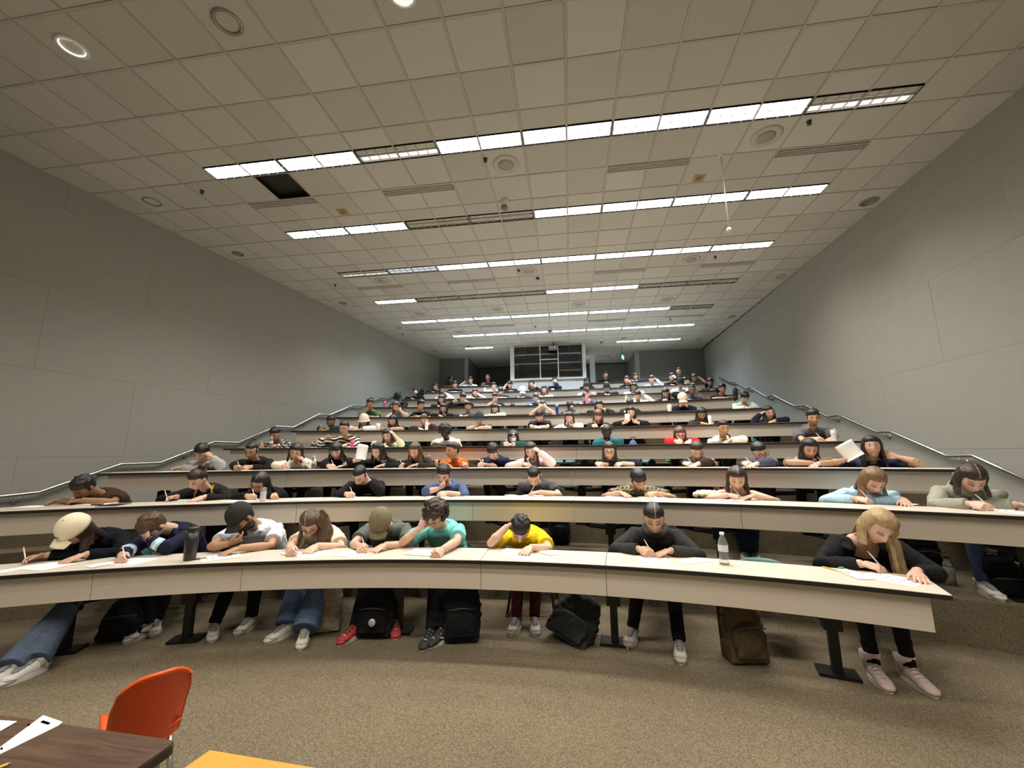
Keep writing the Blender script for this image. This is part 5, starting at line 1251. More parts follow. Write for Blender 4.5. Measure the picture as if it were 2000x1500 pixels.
# back row
P_('olive10', 10, (880, 741), 'olive grey shirt at the far left', c(96, 96, 84), 'b', ('bob', 'k'), ('f', 'x'), 30, 14, 6)
P_('white10', 10, (919, 742), 'white shirt, left of the booth', c(196, 198, 206), 'f', ('short', 'k'), (('u',), 'x'), 18, 0, 0, sleeve='push')
P_('polo10', 10, (953, 738), 'grey maroon polo, nearest the booth on the left', c(88, 72, 78), 'b', ('buzz', 'k'), ('x', 'x'), 16, 0, 0, sleeve='short', coll='polo', w=1.15)
P_('black10', 10, (1182, 732), 'black sweater with pale sleeves, right of the booth', c(20, 20, 22), 'f', ('short', 'k'), ('x', 'x'), 12, -4, 0, pattern=inner(c(20, 20, 22)))
P_('dark10', 10, (1241, 736), 'charcoal jacket, long dark hair', c(44, 40, 42), 'f', ('long', 'n', .2), ('f', 'x'), 20, 4, 0)
P_('right10', 10, (1326, 725), 'dark sweatshirt, upright at the far right', c(40, 40, 46), 't', ('pulled', 'k'), ('x', 'f'), 10, -4, 0)
run_jobs()
# ---------------------------------------------------------------- swing seats
def swing_seat(n, phi, lx, ly, label, back=True, grp='swing seats'):
    R_ = ROWS[n][1]; org = arc(n, phi, 0, FZ[n]); Rz = Matrix.Rotation(-phi, 3, 'Z')
    c0 = org+Rz @ V(lx, ly, 0)
    t = thing('swing_seat', label, 'seat', tuple(c0), -phi, grp)
    link('seat_pan', seat_pan_me, t); link('backrest', seat_back_me, t); link('bracket', seat_br_me, t)
    # arm to the nearest pedestal
    p = min(PED[n], key=lambda q: abs(q-phi)); a = arc(n, p, .42, FZ[n]+.40); la = Rz.transposed() @ (a-c0); 
    q = MB(); e = V(0, .02, .385)
    if la.length > .25:
        q.tube([tuple(la), (la.x*.35, la.y*.5, .39), tuple(e)], [(.022, .032)]*3, 6, smooth=False, flat=(0, 1, 0)); q.build('swing_arm', BLACKM, t)
    return t
q = MB(); grid_surface(lambda u, v: ((u-.5)*.43*(1-.1*(2*v-1)**2), -.20+.40*v, .445+.02*(2*u-1)**2-.025*math.sin(PI*v)), 8, 8, .014, q); seat_pan_me = q.mesh('seat_pan', simple('dark seat shell', (.020, .030, .032), .5))
q = MB(); grid_surface(lambda u, v: ((u-.5)*.44*(1-.18*max(0, (v-.6)/.4)**2), .21+.09*v-.06*(2*u-1)**2, 0.45+.215*v-.05*abs(2*u-1)**3.5*max(0, v-.4)), 12, 8, .014, q); seat_back_me = q.mesh('backrest', TEAL)
q = MB(); q.box((0, 0, .40), (.16, .22, .05)); q.box((0, .20, .48), (.05, .03, .20)); q.box((0, .12, .395), (.05, .2, .03)); seat_br_me = q.mesh('bracket', BLACKM)
for n, phi, Pp, who, r, ok in SEATS:
    if ok: swing_seat(n, phi, Pp.x*.8, Pp.y-.02, 'swing seat under the '+who)
EMPTY = [(0, 1492, 1086, 'empty teal swing seat between the charcoal hoodie and the blonde person, front row'), (2, 1112, 908, 'empty teal swing seat right of the pale pink hoodie, third row'), (2, 1284, 908, 'empty teal swing seat right of the loose-haired glasses wearer, third row'),
         (1, 962, 966, 'empty swing seat left of the dark grey graphic tee, second row'), (1, 1136, 966, 'empty swing seat right of the dark grey graphic tee, second row'), (1, 1330, 970, 'empty swing seat left of the rust tank top, second row'), (1, 1575, 975, 'empty swing seat right of the rust tank top, second row'), (1, 780, 968, 'empty swing seat left of the blue sweater, second row'),
         (1, 600, 972, 'empty swing seat right of the silver can, second row'), (3, 1250, 862, 'empty swing seat left of the red sweatshirt, fourth row'), (3, 1100, 862, 'empty swing seat right of the dark green sweater, fourth row'), (3, 1490, 860, 'empty swing seat right of the cream sweatshirt, fourth row')]
for n, x, y, lab in EMPTY:
    f_, z_ = hit_row(n, x, y, .80); swing_seat(n, f_, 0, .80, lab)
# plain black framed chair of the yellow tee
i_ = PP['yellow']; Pp = i_['P']; t = thing('sled_chair', 'black metal framed chair under the person in yellow tee, front row', 'chair', tuple(i_['org']+i_['Rz'] @ V(Pp.x, Pp.y, 0)), -i_['phi'])
q = MB(); q.box((0, 0, .455), (.42, .42, .03)); q.build('seat', simple('dark seat shell', (.02, .03, .032)), t)
q = MB(); grid_surface(lambda u, v: ((u-.5)*.42, .20+.05*v-.04*(2*u-1)**2, .56+.26*v), 8, 6, .014, q); q.build('backrest', BLACKM, t)
for sx in (-1, 1):
    q = MB(); q.tube([(sx*.19, -.20, .44), (sx*.25, -.30, .02)], .013, 8); q.build('leg', BLACKM, t)
    q = MB(); q.tube([(sx*.19, .19, .44), (sx*.25, .26, .02)], .013, 8); q.build('leg', BLACKM, t)
    q = MB(); q.box((sx*.25, -.02, .012), (.035, .60, .024)); q.build('runner', simple('brown runner', (.16, .11, .06), .6), t)
    q = MB(); q.tube([(sx*.19, .2, .44), (sx*.19, .22, .70)], .011, 8); q.build('back_post', BLACKM, t)
q = MB(); q.tube([(-.24, -.26, .22), (.24, -.26, .22)], .010, 8); q.build('crossbar', BLACKM, t)

# ---------------------------------------------------------------- papers on the desks
def paper(n, x, y, rot, w, h, label, lines=6, dz_=0.):
    p = at_z(x, y, ROWS[n][2]+.002)
    a = math.atan2(p[0]-CX, p[1]-(ROWS[n][0]-ROWS[n][1]))
    q = MB(); q.box((0, 0, .0006), (w, h, .0012))
    for k in range(lines):
        yy = h*(.40-.75*k/max(1, lines-1)); ww = w*(.72 if k % 3 else .4); q.add([(-w*.4, yy-.002, .0014), (-w*.4+ww, yy-.002, .0014), (-w*.4+ww, yy+.002, .0014), (-w*.4, yy+.002, .0014)], [(0, 1, 2, 3)], 1)
    o = q.build('exam_paper', [PAPER, INK], None, (p[0], p[1], ROWS[n][2]+.0005+dz_)); o.rotation_euler = (0, 0, math.radians(rot)-a)
    tag(o, label, 'paper', 'exam papers on the desks'); return o
A4 = (.216*1.1, .279*1.1); NR = (.108*1.1, .26*1.1)
PAPERS = [('cap1', 0, 37, 1110, -38, NR, 'narrow answer sheet at the left end of the front desk'), ('cap1', 0, 92, 1106, 62, A4, ''), ('jersey', 0, 214, 1100, -40, NR, 'corner of a sheet under the navy jersey cuff, front row'), ('jersey', 0, 256, 1096, 70, A4, ''),
 ('polo', 0, 432, 1088, -58, A4, ''), ('cream', 0, 575, 1082, 60, NR, 'narrow answer sheet under the cream tee writing hand, front row'), ('cream', 0, 612, 1081, -22, A4, ''), ('olive', 0, 690, 1082, 62, A4, ''), ('teal', 0, 826, 1079, 76, A4, ''),
 ('yellow', 0, 1012, 1077, 84, A4, ''), ('yellow', 0, 1022, 1090, 80, (.14, .24), 'bubble answer card at the desk edge below the yellow tee, front row'), ('yellow', 0, 1068, 1080, 48, (.10, .22), 'small blank card right of the yellow tee hand, front row'),
 ('hoodie', 0, 1277, 1095, 4, A4, ''), ('hoodie', 0, 1358, 1096, -52, NR, 'white answer strip between the charcoal hoodie and the bottle'), ('blonde', 0, 1664, 1121, 24, NR, 'white answer strip left of the blonde writing hand'), ('blonde', 0, 1742, 1130, 60, A4, ''),
 ('brown2', 1, 190, 984, 70, A4, ''), ('brown2', 1, 62, 990, 70, A4, 'white sheet at the far left of the second desk'), ('brown2', 1, 216, 983, 20, NR, 'white card in a black cover beside the brown tee, second row'), ('bunjacket', 1, 365, 977, 80, A4, ''), ('blackswt', 1, 470, 979, 80, A4, ''), ('chestlogo', 1, 690, 972, 80, A4, ''), ('chestlogo', 1, 600, 974, 85, A4, 'loose sheet left of the chest-lettered sweatshirt'),
 ('bluechin', 1, 852, 971, 85, A4, ''), ('greytee2', 1, 1040, 968, 70, A4, ''), ('greytee2', 1, 1003, 968, 40, NR, 'small sheet left of the dark grey tee, second row'), ('camo2', 1, 1275, 972, -70, A4, ''), ('camo2', 1, 1205, 970, 60, NR, 'sheet below the mottled tee forearm, second row'), ('rust', 1, 1455, 975, -80, A4, ''), ('rust', 1, 1425, 977, 80, NR, 'thin sheet left of the rust tank papers, second row'),
 ('babyblue', 1, 1712, 981, 66, A4, ''), ('babyblue', 1, 1755, 983, 58, NR, 'answer strip right of the pale blue sweatshirt paper, second row'), ('grey2', 1, 1930, 995, 70, A4, ''), ('grey2', 1, 1978, 1000, 60, A4, 'sheet at the right end of the second desk')]
for k_, (key, n, x, y, rot, (w_, h_), lab) in enumerate(PAPERS): paper(n, x, y, rot, w_, h_, lab or 'exam paper under the hands of '+PP[key]['what'].replace('person in ', ''), dz_=.0016*(k_ % 3))
for key, i_ in PP.items():
    if i_['r'] in (3, 4, 5) and key not in ('orange3',):
        kx = i_['K'][-1] if abs(i_['K'][-1].z-i_['dz']) < .15 else i_['K'][1]
        w0 = i_['org']+i_['Rz'] @ V(kx.x*.6+rnd.uniform(-.03, .03), .15, i_['dz'])
        q = MB(); q.box((0, 0, .0006), (.237, .3, .0012)); o = q.build('exam_paper', PAPER, None, (w0.x, w0.y, w0.z+.0008)); o.rotation_euler = (0, 0, rnd.uniform(.9, 1.5)-i_['phi'])
        tag(o, 'white exam paper before the '+i_['what'].replace('person in ', ''), 'paper', 'exam papers on the desks')
# papers held up in the third row
def held(key, e, col, lab, tilt, w_=.20, h_=.26, curl=.05):
    i_ = PP[key]; k = i_['K'][e]; q = MB()
    grid_surface(lambda u, v: ((u-.5)*w_, -curl*math.sin(PI*u)*1.0-.03*v*v, (v-.15)*h_), 8, 6, .0012, q)
    w0 = i_['org']+i_['Rz'] @ (k+V(0, -.02, -.02)); o = q.build('held_paper', col, None, tuple(w0)); o.rotation_euler = (math.radians(-12), math.radians(tilt), -i_['phi']+math.radians(10)); tag(o, lab, 'paper')
held('paper3', -1, PAPER, 'sheet of paper held upright by the person in black sweater, third row', 8, .17, .24)
held('navylong3', -1, PAPER, 'curled white paper held up by the upright person in navy tee, third row', -30, .22, .22, .07)
held('phone5', -1, PAPER, 'white phone held up by the person in black hoodie, fifth row', 0, .10, .15, .002)

# ---------------------------------------------------------------- bottles, cans, mugs
CLEAR = bpy.data.materials.new('clear plastic'); CLEAR.use_nodes = True
b_ = CLEAR.node_tree.nodes['Principled BSDF']; b_.inputs['Transmission Weight'].default_value = .85; b_.inputs['Roughness'].default_value = .08; b_.inputs['Base Color'].default_value = (.90, .93, .93, 1); b_.inputs['IOR'].default_value = 1.2
def vessel(n, x, y, kind, h, w, col, lab, d=.16, capcol=None, z0=None):
    if n <= 2: p = at_z(x, y, ROWS[n][2]); 
    else: f_, z_ = hit_row(n, x, y, d); p = arc(n, f_, d, ROWS[n][2])
    if z0 is not None: p = at_z(x, y, z0)
    t = thing({'bottle': 'water_bottle', 'can': 'drink_can', 'thermos': 'thermos', 'tumbler': 'tumbler', 'mug': 'travel_mug', 'cup': 'paper_cup'}[kind], lab, 'bottle' if kind in ('bottle', 'thermos', 'tumbler') else ('can' if kind == 'can' else 'cup'), (p[0], p[1], (z0 if z0 is not None else ROWS[n][2])+.0008))
    r = w/2; m = CLEAR if col == 'clear' else simple('vessel %.2f %.2f %.2f' % col, col, .35); q = MB()
    if kind == 'bottle':
        q.lathe([(r*.8, 0), (r*.95, .008), (r, h*.10), (r*.93, h*.14), (r, h*.18), (r*.94, h*.34), (r, h*.40), (r, h*.62), (r*.9, h*.72), (r*.42, h*.88), (r*.40, h*.93)], 18); q.build('body', m, t)
        q = MB(); q.lathe([(r*.46, h*.91), (r*.48, h*.93), (r*.48, h*.995), (r*.40, h)], 16); q.build('cap', simple('cap %.2f %.2f %.2f' % (capcol or (.8, .8, .8)), capcol or (.8, .8, .8), .4), t)
        if col == 'clear':
            q = MB(); q.lathe([(r*.99, h*.40), (r*1.01, h*.41), (r*1.01, h*.61), (r*.99, h*.62)], 18); q.build('label', simple('bottle label', (.62, .64, .66), .5, var=.3, vscale=60), t)
    elif kind == 'can':
        q.lathe([(r*.75, 0), (r, h*.06), (r, h*.9), (r*.82, h*.985), (r*.82, h)], 18); q.build('body', simple('can silver', (.62, .62, .62), .25, .7), t)
        q = MB(); q.lathe([(r*1.005, h*.2), (r*1.01, h*.21), (r*1.01, h*.7), (r*1.005, h*.71)], 18); q.build('print_band', m, t)
        q = MB(); q.lathe([(r*.78, h*.97), (r*.78, h*.99), (r*.2, h*.992)], 16); q.build('lid', CHROME, t)
    elif kind == 'thermos':
        q.lathe([(r*.86, 0), (r*.92, .01), (r, h*.5), (r, h*.82)], 20); q.build('body', m, t)
        q = MB(); q.lathe([(r*1.03, h*.82), (r*1.03, h*.93), (r*.85, h*.97), (r*.5, h*.975)], 20); q.build('lid', m, t)
        q = MB(); q.tube([(-r*.6, 0, h*.97), (-r*.5, 0, h*1.02), (r*.5, 0, h*1.02), (r*.6, 0, h*.97)], .006, 8); q.build('carry_loop', m, t)
        q = MB(); q.box((r*.55, -r*.7, h*.95), (.02, .015, .012)); q.build('latch', CHROME, t)
    elif kind == 'tumbler':
        q.lathe([(r*.72, 0), (r*.76, .008), (r, h*.62), (r, h*.90)], 18); q.build('body', m, t)
        q = MB(); q.lathe([(r*1.03, h*.89), (r*1.03, h*.95), (r*.6, h*.97)], 18); q.build('lid', simple('lid %.2f' % (capcol or (.7, .7, .7))[0], capcol or (.7, .7, .7), .4), t)
        q = MB(); q.tube([(r*.2, 0, h*.95), (r*.3, 0, h*1.06)], .006, 8); q.build('spout', simple('lid %.2f' % (capcol or (.7, .7, .7))[0], capcol or (.7, .7, .7), .4), t)
    elif kind == 'mug':
        q.lathe([(r*.75, 0), (r, h*.3), (r, h*.92), (r*.7, h)], 18); q.build('body', m, t)
        q = MB(); q.tube([(r*.9, 0, h*.85), (r*1.7, 0, h*.8), (r*1.7, 0, h*.4), (r*.9, 0, h*.35)], .012, 8); q.build('handle', m, t)
    else:
        q.lathe([(r*.75, 0), (r, h), (r*.9, h), (r*.68, .01)], 18); q.build('body', m, t)
    return t
vessel(0, 370, 1094, 'thermos', .30, .105, (.02, .02, .022), 'tall black thermos on the front desk between two students')
vessel(0, 1415, 1102, 'bottle', .255, .078, 'clear', 'clear water bottle standing alone on the front desk')
vessel(1, 513, 979, 'can', .165, .066, (.60, .56, .56), 'silver can before the glasses wearer, second row')
vessel(2, 612, 916, 'bottle', .21, .066, 'clear', 'clear water bottle right of the white top, third row')
vessel(2, 837, 912, 'tumbler', .20, .07, c(110, 50, 76), 'magenta bottle with a grey lid, third row', capcol=c(160, 156, 150))
vessel(2, 852, 912, 'bottle', .155, .066, c(225, 175, 140), 'peach colored bottle with a pink cap, third row', capcol=c(205, 110, 120))
vessel(3, 529, 872, 'bottle', .21, .068, 'clear', 'clear bottle before the patterned shirt, fourth row')
vessel(3, 688, 872, 'tumbler', .15, .075, c(214, 92, 140), 'pink bottle before the zebra sweater, fourth row', capcol=c(200, 80, 130))
vessel(3, 1003, 868, 'bottle', .24, .078, 'clear', 'clear bottle before the dark green sweater, fourth row')
vessel(3, 1631, 863, 'tumbler', .185, .085, c(200, 198, 194), 'pale tumbler at the right end of the fourth desk', capcol=c(220, 218, 214))
vessel(3, 610, 872, 'can', .10, .05, (.02, .02, .02), 'small black can left on the fourth desk, outermost'); vessel(3, 617, 872, 'can', .10, .035, (.02, .02, .02), 'slim black can left on the fourth desk')
vessel(4, 738, 838, 'cup', .16, .10, c(225, 215, 205), 'white paper cup between white hoodie and black tee, fifth row')
vessel(4, 833, 836, 'bottle', .21, .07, c(225, 225, 225), 'white bottle before the brown sweater, fifth row')
vessel(4, 1387, 826, 'tumbler', .185, .066, c(220, 220, 208), 'white cylinder bottle before the dark green jacket, fifth row', capcol=c(215, 215, 205))
vessel(5, 1088, 809, 'tumbler', .27, .085, c(30, 46, 120), 'blue bottle with a white cap, sixth row', capcol=c(220, 222, 226))
vessel(5, 1117, 806, 'tumbler', .22, .075, c(70, 72, 76), 'grey bottle before the camouflage jacket, sixth row', capcol=c(225, 225, 225))
vessel(5, 1308, 803, 'tumbler', .18, .10, c(226, 220, 206), 'white carton cup left of the cream cap, sixth row', capcol=c(226, 220, 206))
vessel(6, 751, 794, 'tumbler', .20, .08, c(205, 90, 130), 'pink bottle at the left end of the seventh desk', capcol=c(205, 90, 130))
vessel(6, 1147, 789, 'tumbler', .28, .09, c(222, 120, 146), 'pink tumbler before the purple grey sweater, seventh row', capcol=c(235, 140, 160))
vessel(6, 1224, 786, 'bottle', .22, .085, c(200, 204, 180), 'pale bottle left of the cream shirt, seventh row', capcol=c(215, 215, 190))
vessel(6, 1437, 776, 'mug', .27, .115, c(44, 34, 42), 'dark travel mug with handle at the right end of the seventh desk')
vessel(7, 1300, 767, 'bottle', .18, .085, c(190, 196, 196), 'pale bottle left of the green print tee, eighth row', capcol=c(200, 205, 205))
vessel(8, 947, 763, 'bottle', .17, .08, c(225, 226, 228), 'white bottle left of the white shirt, ninth row', capcol=c(225, 226, 228))
vessel(1, 1858, 1142, 'bottle', .27, .085, 'clear', 'clear bottle with a black cap on the carpet tier by the blonde person', z0=FZ[1], capcol=(.02, .02, .02))
# thin things on the desks
def flat(n, x, y, w_, h_, th, rot, mat, name, lab, cat):
    p = at_z(x, y, ROWS[n][2]+.003) if n <= 2 else None
    if p is None: f_, z_ = hit_row(n, x, y, .15); p = arc(n, f_, .15, ROWS[n][2])
    q = MB(); q.box((0, 0, th/2), (w_, h_, th)); o = q.build(name, mat, None, (p[0], p[1], ROWS[n][2]+.0022)); o.rotation_euler = (0, 0, math.radians(rot)); tag(o, lab, cat); return o
flat(0, 389, 1092, .012, .10, .008, -40, BLACKM, 'marker_pen', 'short black pen on the front desk right of the thermos', 'pen')
flat(0, 1632, 1114, .012, .20, .008, 25, simple('pencil shaft yellow', (.75, .45, .06), .4), 'yellow_pencil', 'yellow pencil on the front desk near the blonde person', 'pencil')
flat(0, 1643, 1111, .04, .02, .014, 25, simple('green eraser', (.10, .30, .08), .6), 'eraser', 'small green eraser beside the yellow pencil', 'eraser')
flat(1, 222, 986, .20, .26, .004, 18, BLACKM, 'folder', 'black folder under the white card, second row left', 'folder')
flat(1, 190, 986, .06, .10, .010, -60, BLACKM, 'calculator', 'small dark calculator beside the black folder, second row', 'calculator')
flat(2, 722, 915, .07, .14, .010, 70, BLACKM, 'phone', 'black phone on the third desk below the held paper', 'phone')
flat(2, 825, 914, .07, .14, .012, 80, BLACKM, 'phone', 'black phone left of the magenta bottle, third row', 'phone')
flat(3, 645, 871, .16, .10, .07, 10, BLACKM, 'glasses_case', 'black pouch before the zebra sweater, fourth row', 'pouch')
# crumpled cream cloth bag on the second desk
p = at_z(1383, 972, ROWS[1][2]); q = MB()
for i in range(26):
    a = i*2.4; rr_ = .012+.115*math.sqrt(i/26); q.ball((rr_*math.cos(a)*1.25, rr_*.6*math.sin(a), .028+.035*(1-i/26)), (.05, .038, .035), 8, 6, R=Mrot('Z', i*37) @ Mrot('Y', 25*math.sin(i)))
def fin_cloth(me, co):
    set_co(me, cloth_fold(co.astype('f8'), normals(me), .016, 5)); paint(me, np.tile(c(226, 218, 178), (len(co), 1))); me.materials.append(CLOTH)
    o = link('cloth_bag', me, None, (p[0], p[1], ROWS[1][2]+.004)); tag(o, 'crumpled cream cloth bag on the second desk left of the rust tank', 'bag')
job(q, .009, 2, fin_cloth)

# ---------------------------------------------------------------- bags on the floor
def backpack(x, y, z0, w_, d_, h_, col, lab, rot=0, lean=0, tilt=0, px2=None, pocket=True, name='backpack', tagc=None, straps=True):
    p = at_z(x, y, z0); t = thing(name, lab, 'bag', (p[0], p[1], z0)); t.rotation_euler = (math.radians(lean), math.radians(tilt), math.radians(rot))
    sd = int(x*3+y); cc = np.array(col)
    q = MB()
    for k in range(7):
        f_ = k/6; ww = w_/2*(.94 if f_ < .15 else 1.0-.30*max(0, f_-.55)/.45); q.ball((0, 0, h_*(.12+.74*f_)), (ww, d_/2*(1-.25*max(0, f_-.6)), h_*.16), 14, 8)
    q.box((0, 0, h_*.12), (w_*.86, d_*.8, h_*.22))
    def fin(me, co, t=t):
        set_co(me, cloth_fold(co.astype('f8'), normals(me), .012, sd)); paint(me, np.tile(cc, (len(co), 1))); me.materials.append(DENIM); link('bag_body', me, t)
    job(q, .012, 3, fin)
    if pocket:
        q = MB(); q.ball((0, -d_*.42, h_*.33), (w_*.40, d_*.26, h_*.25), 14, 10); q.box((0, -d_*.42, h_*.26), (w_*.66, d_*.30, h_*.34))
        def fin2(me, co, t=t):
            set_co(me, cloth_fold(co.astype('f8'), normals(me), .010, sd+2)); paint(me, np.tile(cc*.8, (len(co), 1))); me.materials.append(DENIM); link('front_pocket', me, t)
        job(q, .012, 3, fin2)
        q = MB(); q.tube([(-w_*.32, -d_*.62, h_*.50), (0, -d_*.70, h_*.53), (w_*.32, -d_*.62, h_*.50)], .005, 6); q.build('zip', simple('zip dark', (.05, .05, .05), .4), t)
    if straps:
        for e in (-1, 1):
            q = MB(); q.tube([(e*w_*.22, d_*.42, h_*.93), (e*w_*.26, d_*.62, h_*.75), (e*w_*.26, d_*.60, h_*.4), (e*w_*.30, d_*.46, h_*.08)], [(.028, .008)]*4, 8, flat=(1, 0, 0)); q.build('shoulder_strap', simple('strap %.2f %.2f' % (col[0], col[1]), tuple(v*.7 for v in col), .9), t)
    q = MB(); q.tube([(-.05, d_*.2, h_*.96), (-.04, d_*.2, h_*1.05), (.04, d_*.2, h_*1.05), (.05, d_*.2, h_*.96)], [(.012, .005)]*4, 8, flat=(0, 1, 0)); q.build('top_handle', simple('strap %.2f %.2f' % (col[0], col[1]), tuple(v*.7 for v in col), .9), t)
    if tagc:
        q = MB(); q.lathe([(.03, 0), (.034, .004), (.03, .008)], 16, (w_*.05, -d_*.76, h_*.30), R=Matrix.Rotation(PI/2, 3, 'X')); q.build('round_tag', simple('tag silver', (.6, .6, .6), .3, .6), t)
    return t
bk = (.012, .012, .014)
backpack(733, 1242, FZ[0], .38, .24, .50, bk, 'black backpack between the red shoes under the front desk', rot=6, lean=-8, tagc=1)
backpack(902, 1250, FZ[0], .38, .24, .58, bk, 'tall black backpack right of the skate shoes', rot=12, lean=-4)
backpack(1106, 1252, FZ[0], .48, .28, .44, (.03, .031, .032), 'slumped black and grey backpack right of the maroon trousers', rot=-25, lean=-24, tilt=20)
backpack(1456, 1290, FZ[0], .36, .26, .56, c(92, 78, 56), 'brown backpack standing under the front desk right of the hoodie', rot=8, lean=-4)
backpack(640, 1232, FZ[0], .28, .22, .48, c(150, 138, 118), 'khaki drawstring bag with a hanging strap beside the wide jeans', rot=20, lean=-6, name='drawstring_bag', pocket=False)
backpack(236, 1250, FZ[0], .40, .26, .36, bk, 'black bag slumped on the carpet under the navy jersey', rot=30, lean=-20)
backpack(1092, 1062, FZ[1], .36, .24, .52, (.010, .010, .011), 'black backpack on the second tier behind the yellow tee', rot=0, lean=0)
backpack(1800, 1128, FZ[1], .40, .26, .56, (.010, .010, .011), 'black backpack on the second tier behind the blonde person', rot=-8)
backpack(1960, 1162, FZ[1], .34, .24, .34, (.010, .011, .014), 'small black bag beside the white sneakers on the second tier', rot=-12)
def dome_bag(n, x, y, w_, h_, col, lab, d=.75):
    f_, z_ = hit_row(n, x, y, d); p_ = arc(n, f_, d, FZ[n]); 
    t = thing('backpack', lab, 'bag', tuple(p_)); zt = z_-FZ[n]; q = MB(); q.ball((0, 0, zt*.5), (w_/2, w_/3, zt*.5), 14, 12); q.box((0, 0, zt*.30), (w_*.8, w_*.5, zt*.6))
    def fin(me, co, t=t): set_co(me, cloth_fold(co.astype('f8'), normals(me), .012, int(x))); paint(me, np.tile(np.array(col), (len(co), 1))); me.materials.append(DENIM); link('bag_body', me, t)
    job(q, .02, 3, fin); q = MB(); q.tube([(-.05, 0, zt*.97), (-.04, 0, zt*1.03), (.04, 0, zt*1.03), (.05, 0, zt*.97)], .009, 8); q.build('top_handle', BLACKM, t)
dome_bag(3, 1236, 857, .26, .3, c(92, 112, 160), 'blue bag behind the fourth desk right of the teal sweatshirt')
dome_bag(6, 1001, 788, .40, .3, c(40, 40, 42), 'dark grey bag right of the black tee, seventh row')
dome_bag(8, 824, 760, .34, .3, c(30, 32, 36), 'dark bag at the left end of the ninth row')
dome_bag(8, 1376, 742, .30, .3, c(20, 20, 22), 'black bag at the right end of the ninth row')
run_jobs()

# ---------------------------------------------------------------- paper and pencil on the brown table
A, e1, e2, z = TBL
def on_table(pts, zz, mat, name, lab, cat, prints=()):
    P3 = [at_z(x, y, zz) for x, y in pts]; q = MB(); q.prism([(p[0], p[1]) for p in P3][::-1], zz, zz+.0015)
    for pr in prints: q.add([tuple(at_z(x, y, zz+.002)) for x, y in pr], [(0, 1, 2, 3), (3, 2, 1, 0)], 1)
    o = q.build(name, mat, None); o.data.transform(Matrix.Translation((-P3[0][0], -P3[0][1], -zz))); o.location = (P3[0][0], P3[0][1], zz+.0006); tag(o, lab, cat); return o
on_table([(-40, 1490), (84, 1398), (122, 1411), (114, 1418), (0, 1474), (-40, 1500)], z, [PAPER, simple('print grey', (.30, .30, .30), .8)], 'answer_form', 'white answer form with grey print on the brown table', 'paper', [[(78, 1411), (84, 1407), (99, 1412), (94, 1416)], [(53, 1416), (57, 1413), (59, 1416), (55, 1419)], [(0, 1462), (4, 1459), (6, 1463), (2, 1466)]])
on_table([(-40, 1405), (33, 1410), (-5, 1432), (-40, 1440)], z+.002, PAPER, 'loose_sheet', 'loose white sheet at the left edge of the brown table', 'paper')
a = at_z(-10, 1502, z+.006); b = at_z(24, 1489, z+.006); d = Vector(b-a)
o = thing('yellow_pencil', 'yellow pencil in the lower left corner of the brown table', 'pencil', tuple(a)); o.rotation_mode = 'QUATERNION'; o.rotation_quaternion = d.normalized().to_track_quat('Z', 'Y')
q = MB(); q.tube([(0, 0, 0), (0, 0, d.length*.75)], .004, 6, smooth=False); q.build('shaft', simple('pencil shaft yellow', (.75, .45, .06)), o)
q = MB(); q.tube([(0, 0, d.length*.75), (0, 0, d.length)], [.004, .0006], 6); q.build('tip', simple('pencil wood', (.4, .26, .14)), o)
# one fallen panel behind the missing tile
# ---------------------------------------------------------------- prints on shirts (flat lettering laid on the cloth)
from mathutils.bvhtree import BVHTree
def part_of(t, names): return [o for o in t.children if o.name.split('.')[0] in names][0]
def decal(key, polys, mat, cx, cz, names=('shirt', 'sweater', 'hoodie'), nm_='chest_print', sub=1):
    """polys: list of 2D outlines in metres about the chest point, projected back onto the cloth"""
    i_ = PP[key]; o = part_of(i_['t'], names); me = o.data; vs = [v.co.copy() for v in me.vertices]; bv = BVHTree.FromPolygons(vs, [tuple(p.vertices) for p in me.polygons])
    C_ = i_['C']; q = MB()
    for poly in polys:
        out = []
        for x, zz in poly:
            h_ = bv.ray_cast(V(C_.x+cx+x, C_.y-1.2, C_.z+cz+zz), V(0, 1, 0))
            out.append((h_[0]+V(0, -.004, 0)) if h_[0] is not None else V(C_.x+cx+x, C_.y-.15, C_.z+cz+zz))
        q.add(out, [tuple(range(len(out)))])
    tag(q.build(nm_, mat, i_['t']), kind='stuff'); return q
def rect(x, zz, w_, h_, n_=1): return [[(x-w_/2+w_*k/n_, zz-h_/2), (x-w_/2+w_*(k+1)/n_, zz-h_/2), (x-w_/2+w_*(k+1)/n_, zz+h_/2), (x-w_/2+w_*k/n_, zz+h_/2)] for k in range(n_)]
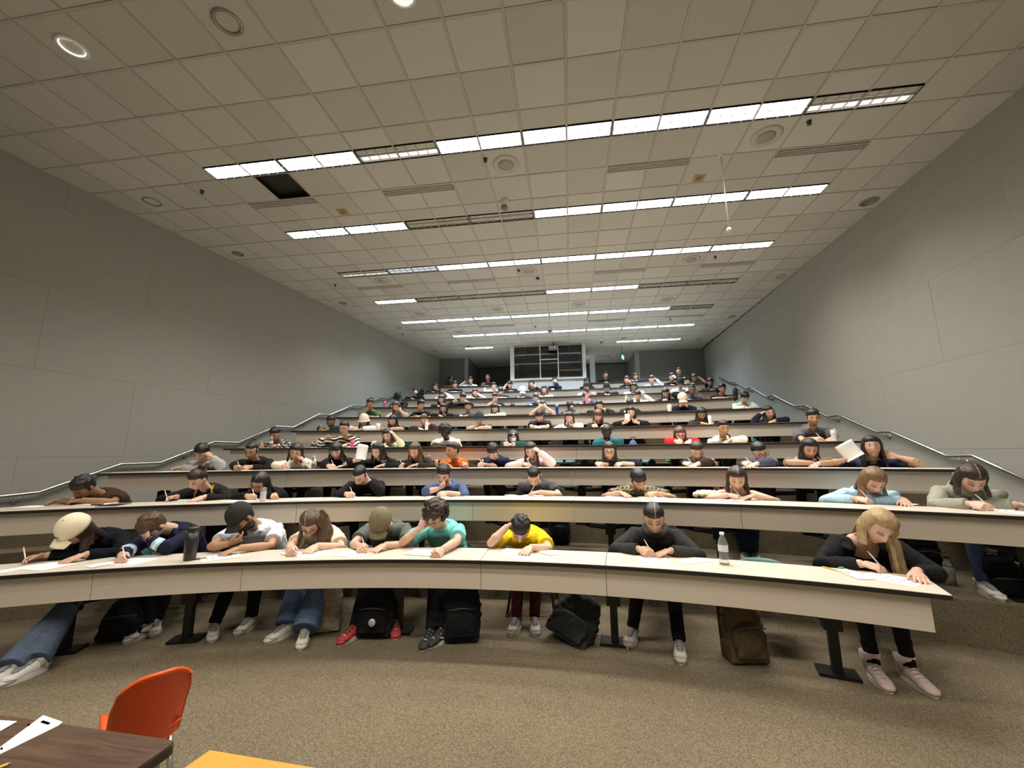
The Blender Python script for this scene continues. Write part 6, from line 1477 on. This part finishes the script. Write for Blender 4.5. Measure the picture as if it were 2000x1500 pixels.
GL = {'V': [((0, 1), (.5, 0)), ((.5, 0), (1, 1))], 'I': [((.5, 0), (.5, 1))], 'E': [((0, 0), (0, 1)), ((0, 0), (.9, 0)), ((0, .5), (.8, .5)), ((0, 1), (.9, 1))], 'N': [((0, 0), (0, 1)), ((0, 1), (.9, 0)), ((.9, 0), (.9, 1))], '7': [((0, 1), (.9, 1)), ((.9, 1), (.3, 0))], '1': [((.5, 0), (.5, 1))]}
def letters(txt, h_, w_, gap, st, x0=0, z0=0):
    out = []
    for i, ch in enumerate(txt):
        for (a_, b_) in GL[ch]:
            A_ = Vector((x0+i*(w_+gap)+a_[0]*w_, z0+a_[1]*h_)); B_ = Vector((x0+i*(w_+gap)+b_[0]*w_, z0+b_[1]*h_)); d_ = (B_-A_).normalized(); n_ = Vector((-d_.y, d_.x))*st/2
            out.append([tuple(A_-n_), tuple(B_-n_), tuple(B_+n_), tuple(A_+n_)])
    return out
dk = simple('shirt print dark', (.05, .04, .03), .9); wt = simple('shirt print white', (.75, .75, .73), .9)
decal('cream', rect(-.02, -.19, .20, .012, 6)+rect(-.04, -.170, .05, .03, 2)+rect(.03, -.172, .07, .022, 3)+rect(-.065, -.15, .012, .05, 1)+rect(-.12, -.14, .012, .09, 1)+letters('VIEN', .034, .026, .012, .009, -.11, -.245), dk, 0, 0, nm_='chest_print')
decal('chestlogo', rect(-.005, -.17, .016, .016)+rect(.05, -.168, .07, .010, 3), wt, .0, 0)
decal('yellow', rect(.05, -.15, .014, .02)+rect(.075, -.15, .014, .02), dk, 0, 0)
decal('greytee2', rect(0, -.12, .10, .010, 3)+rect(0, -.14, .06, .010, 2), simple('shirt print pink', (.30, .16, .17), .9), 0, 0)
decal('tee8', rect(0, -.16, .22, .07, 5), simple('shirt print green', (.10, .16, .07), .9), 0, 0)
# watch on the raised wrist, name tag, earbud
i_ = PP['jersey']; W_, E_ = i_['W'][1], i_['E'][1]; q = MB(); dd = (W_-E_).normalized(); u_ = dd.orthogonal().normalized(); w2 = dd.cross(u_)
q.tube([W_-dd*.01+(u_*math.cos(2*PI*k/16)+w2*math.sin(2*PI*k/16))*.034 for k in range(17)], [(.016, .005)]*17, 8, flat=dd); wo = q.build('watch', simple('watch black', (.01, .01, .012), .3), i_['t'])
i_ = PP['brown2']; decal('brown2', rect(.06, -.20, .055, .035, 2), wt, 0, 0, nm_='name_tag')
bpy.context.view_layer.update()
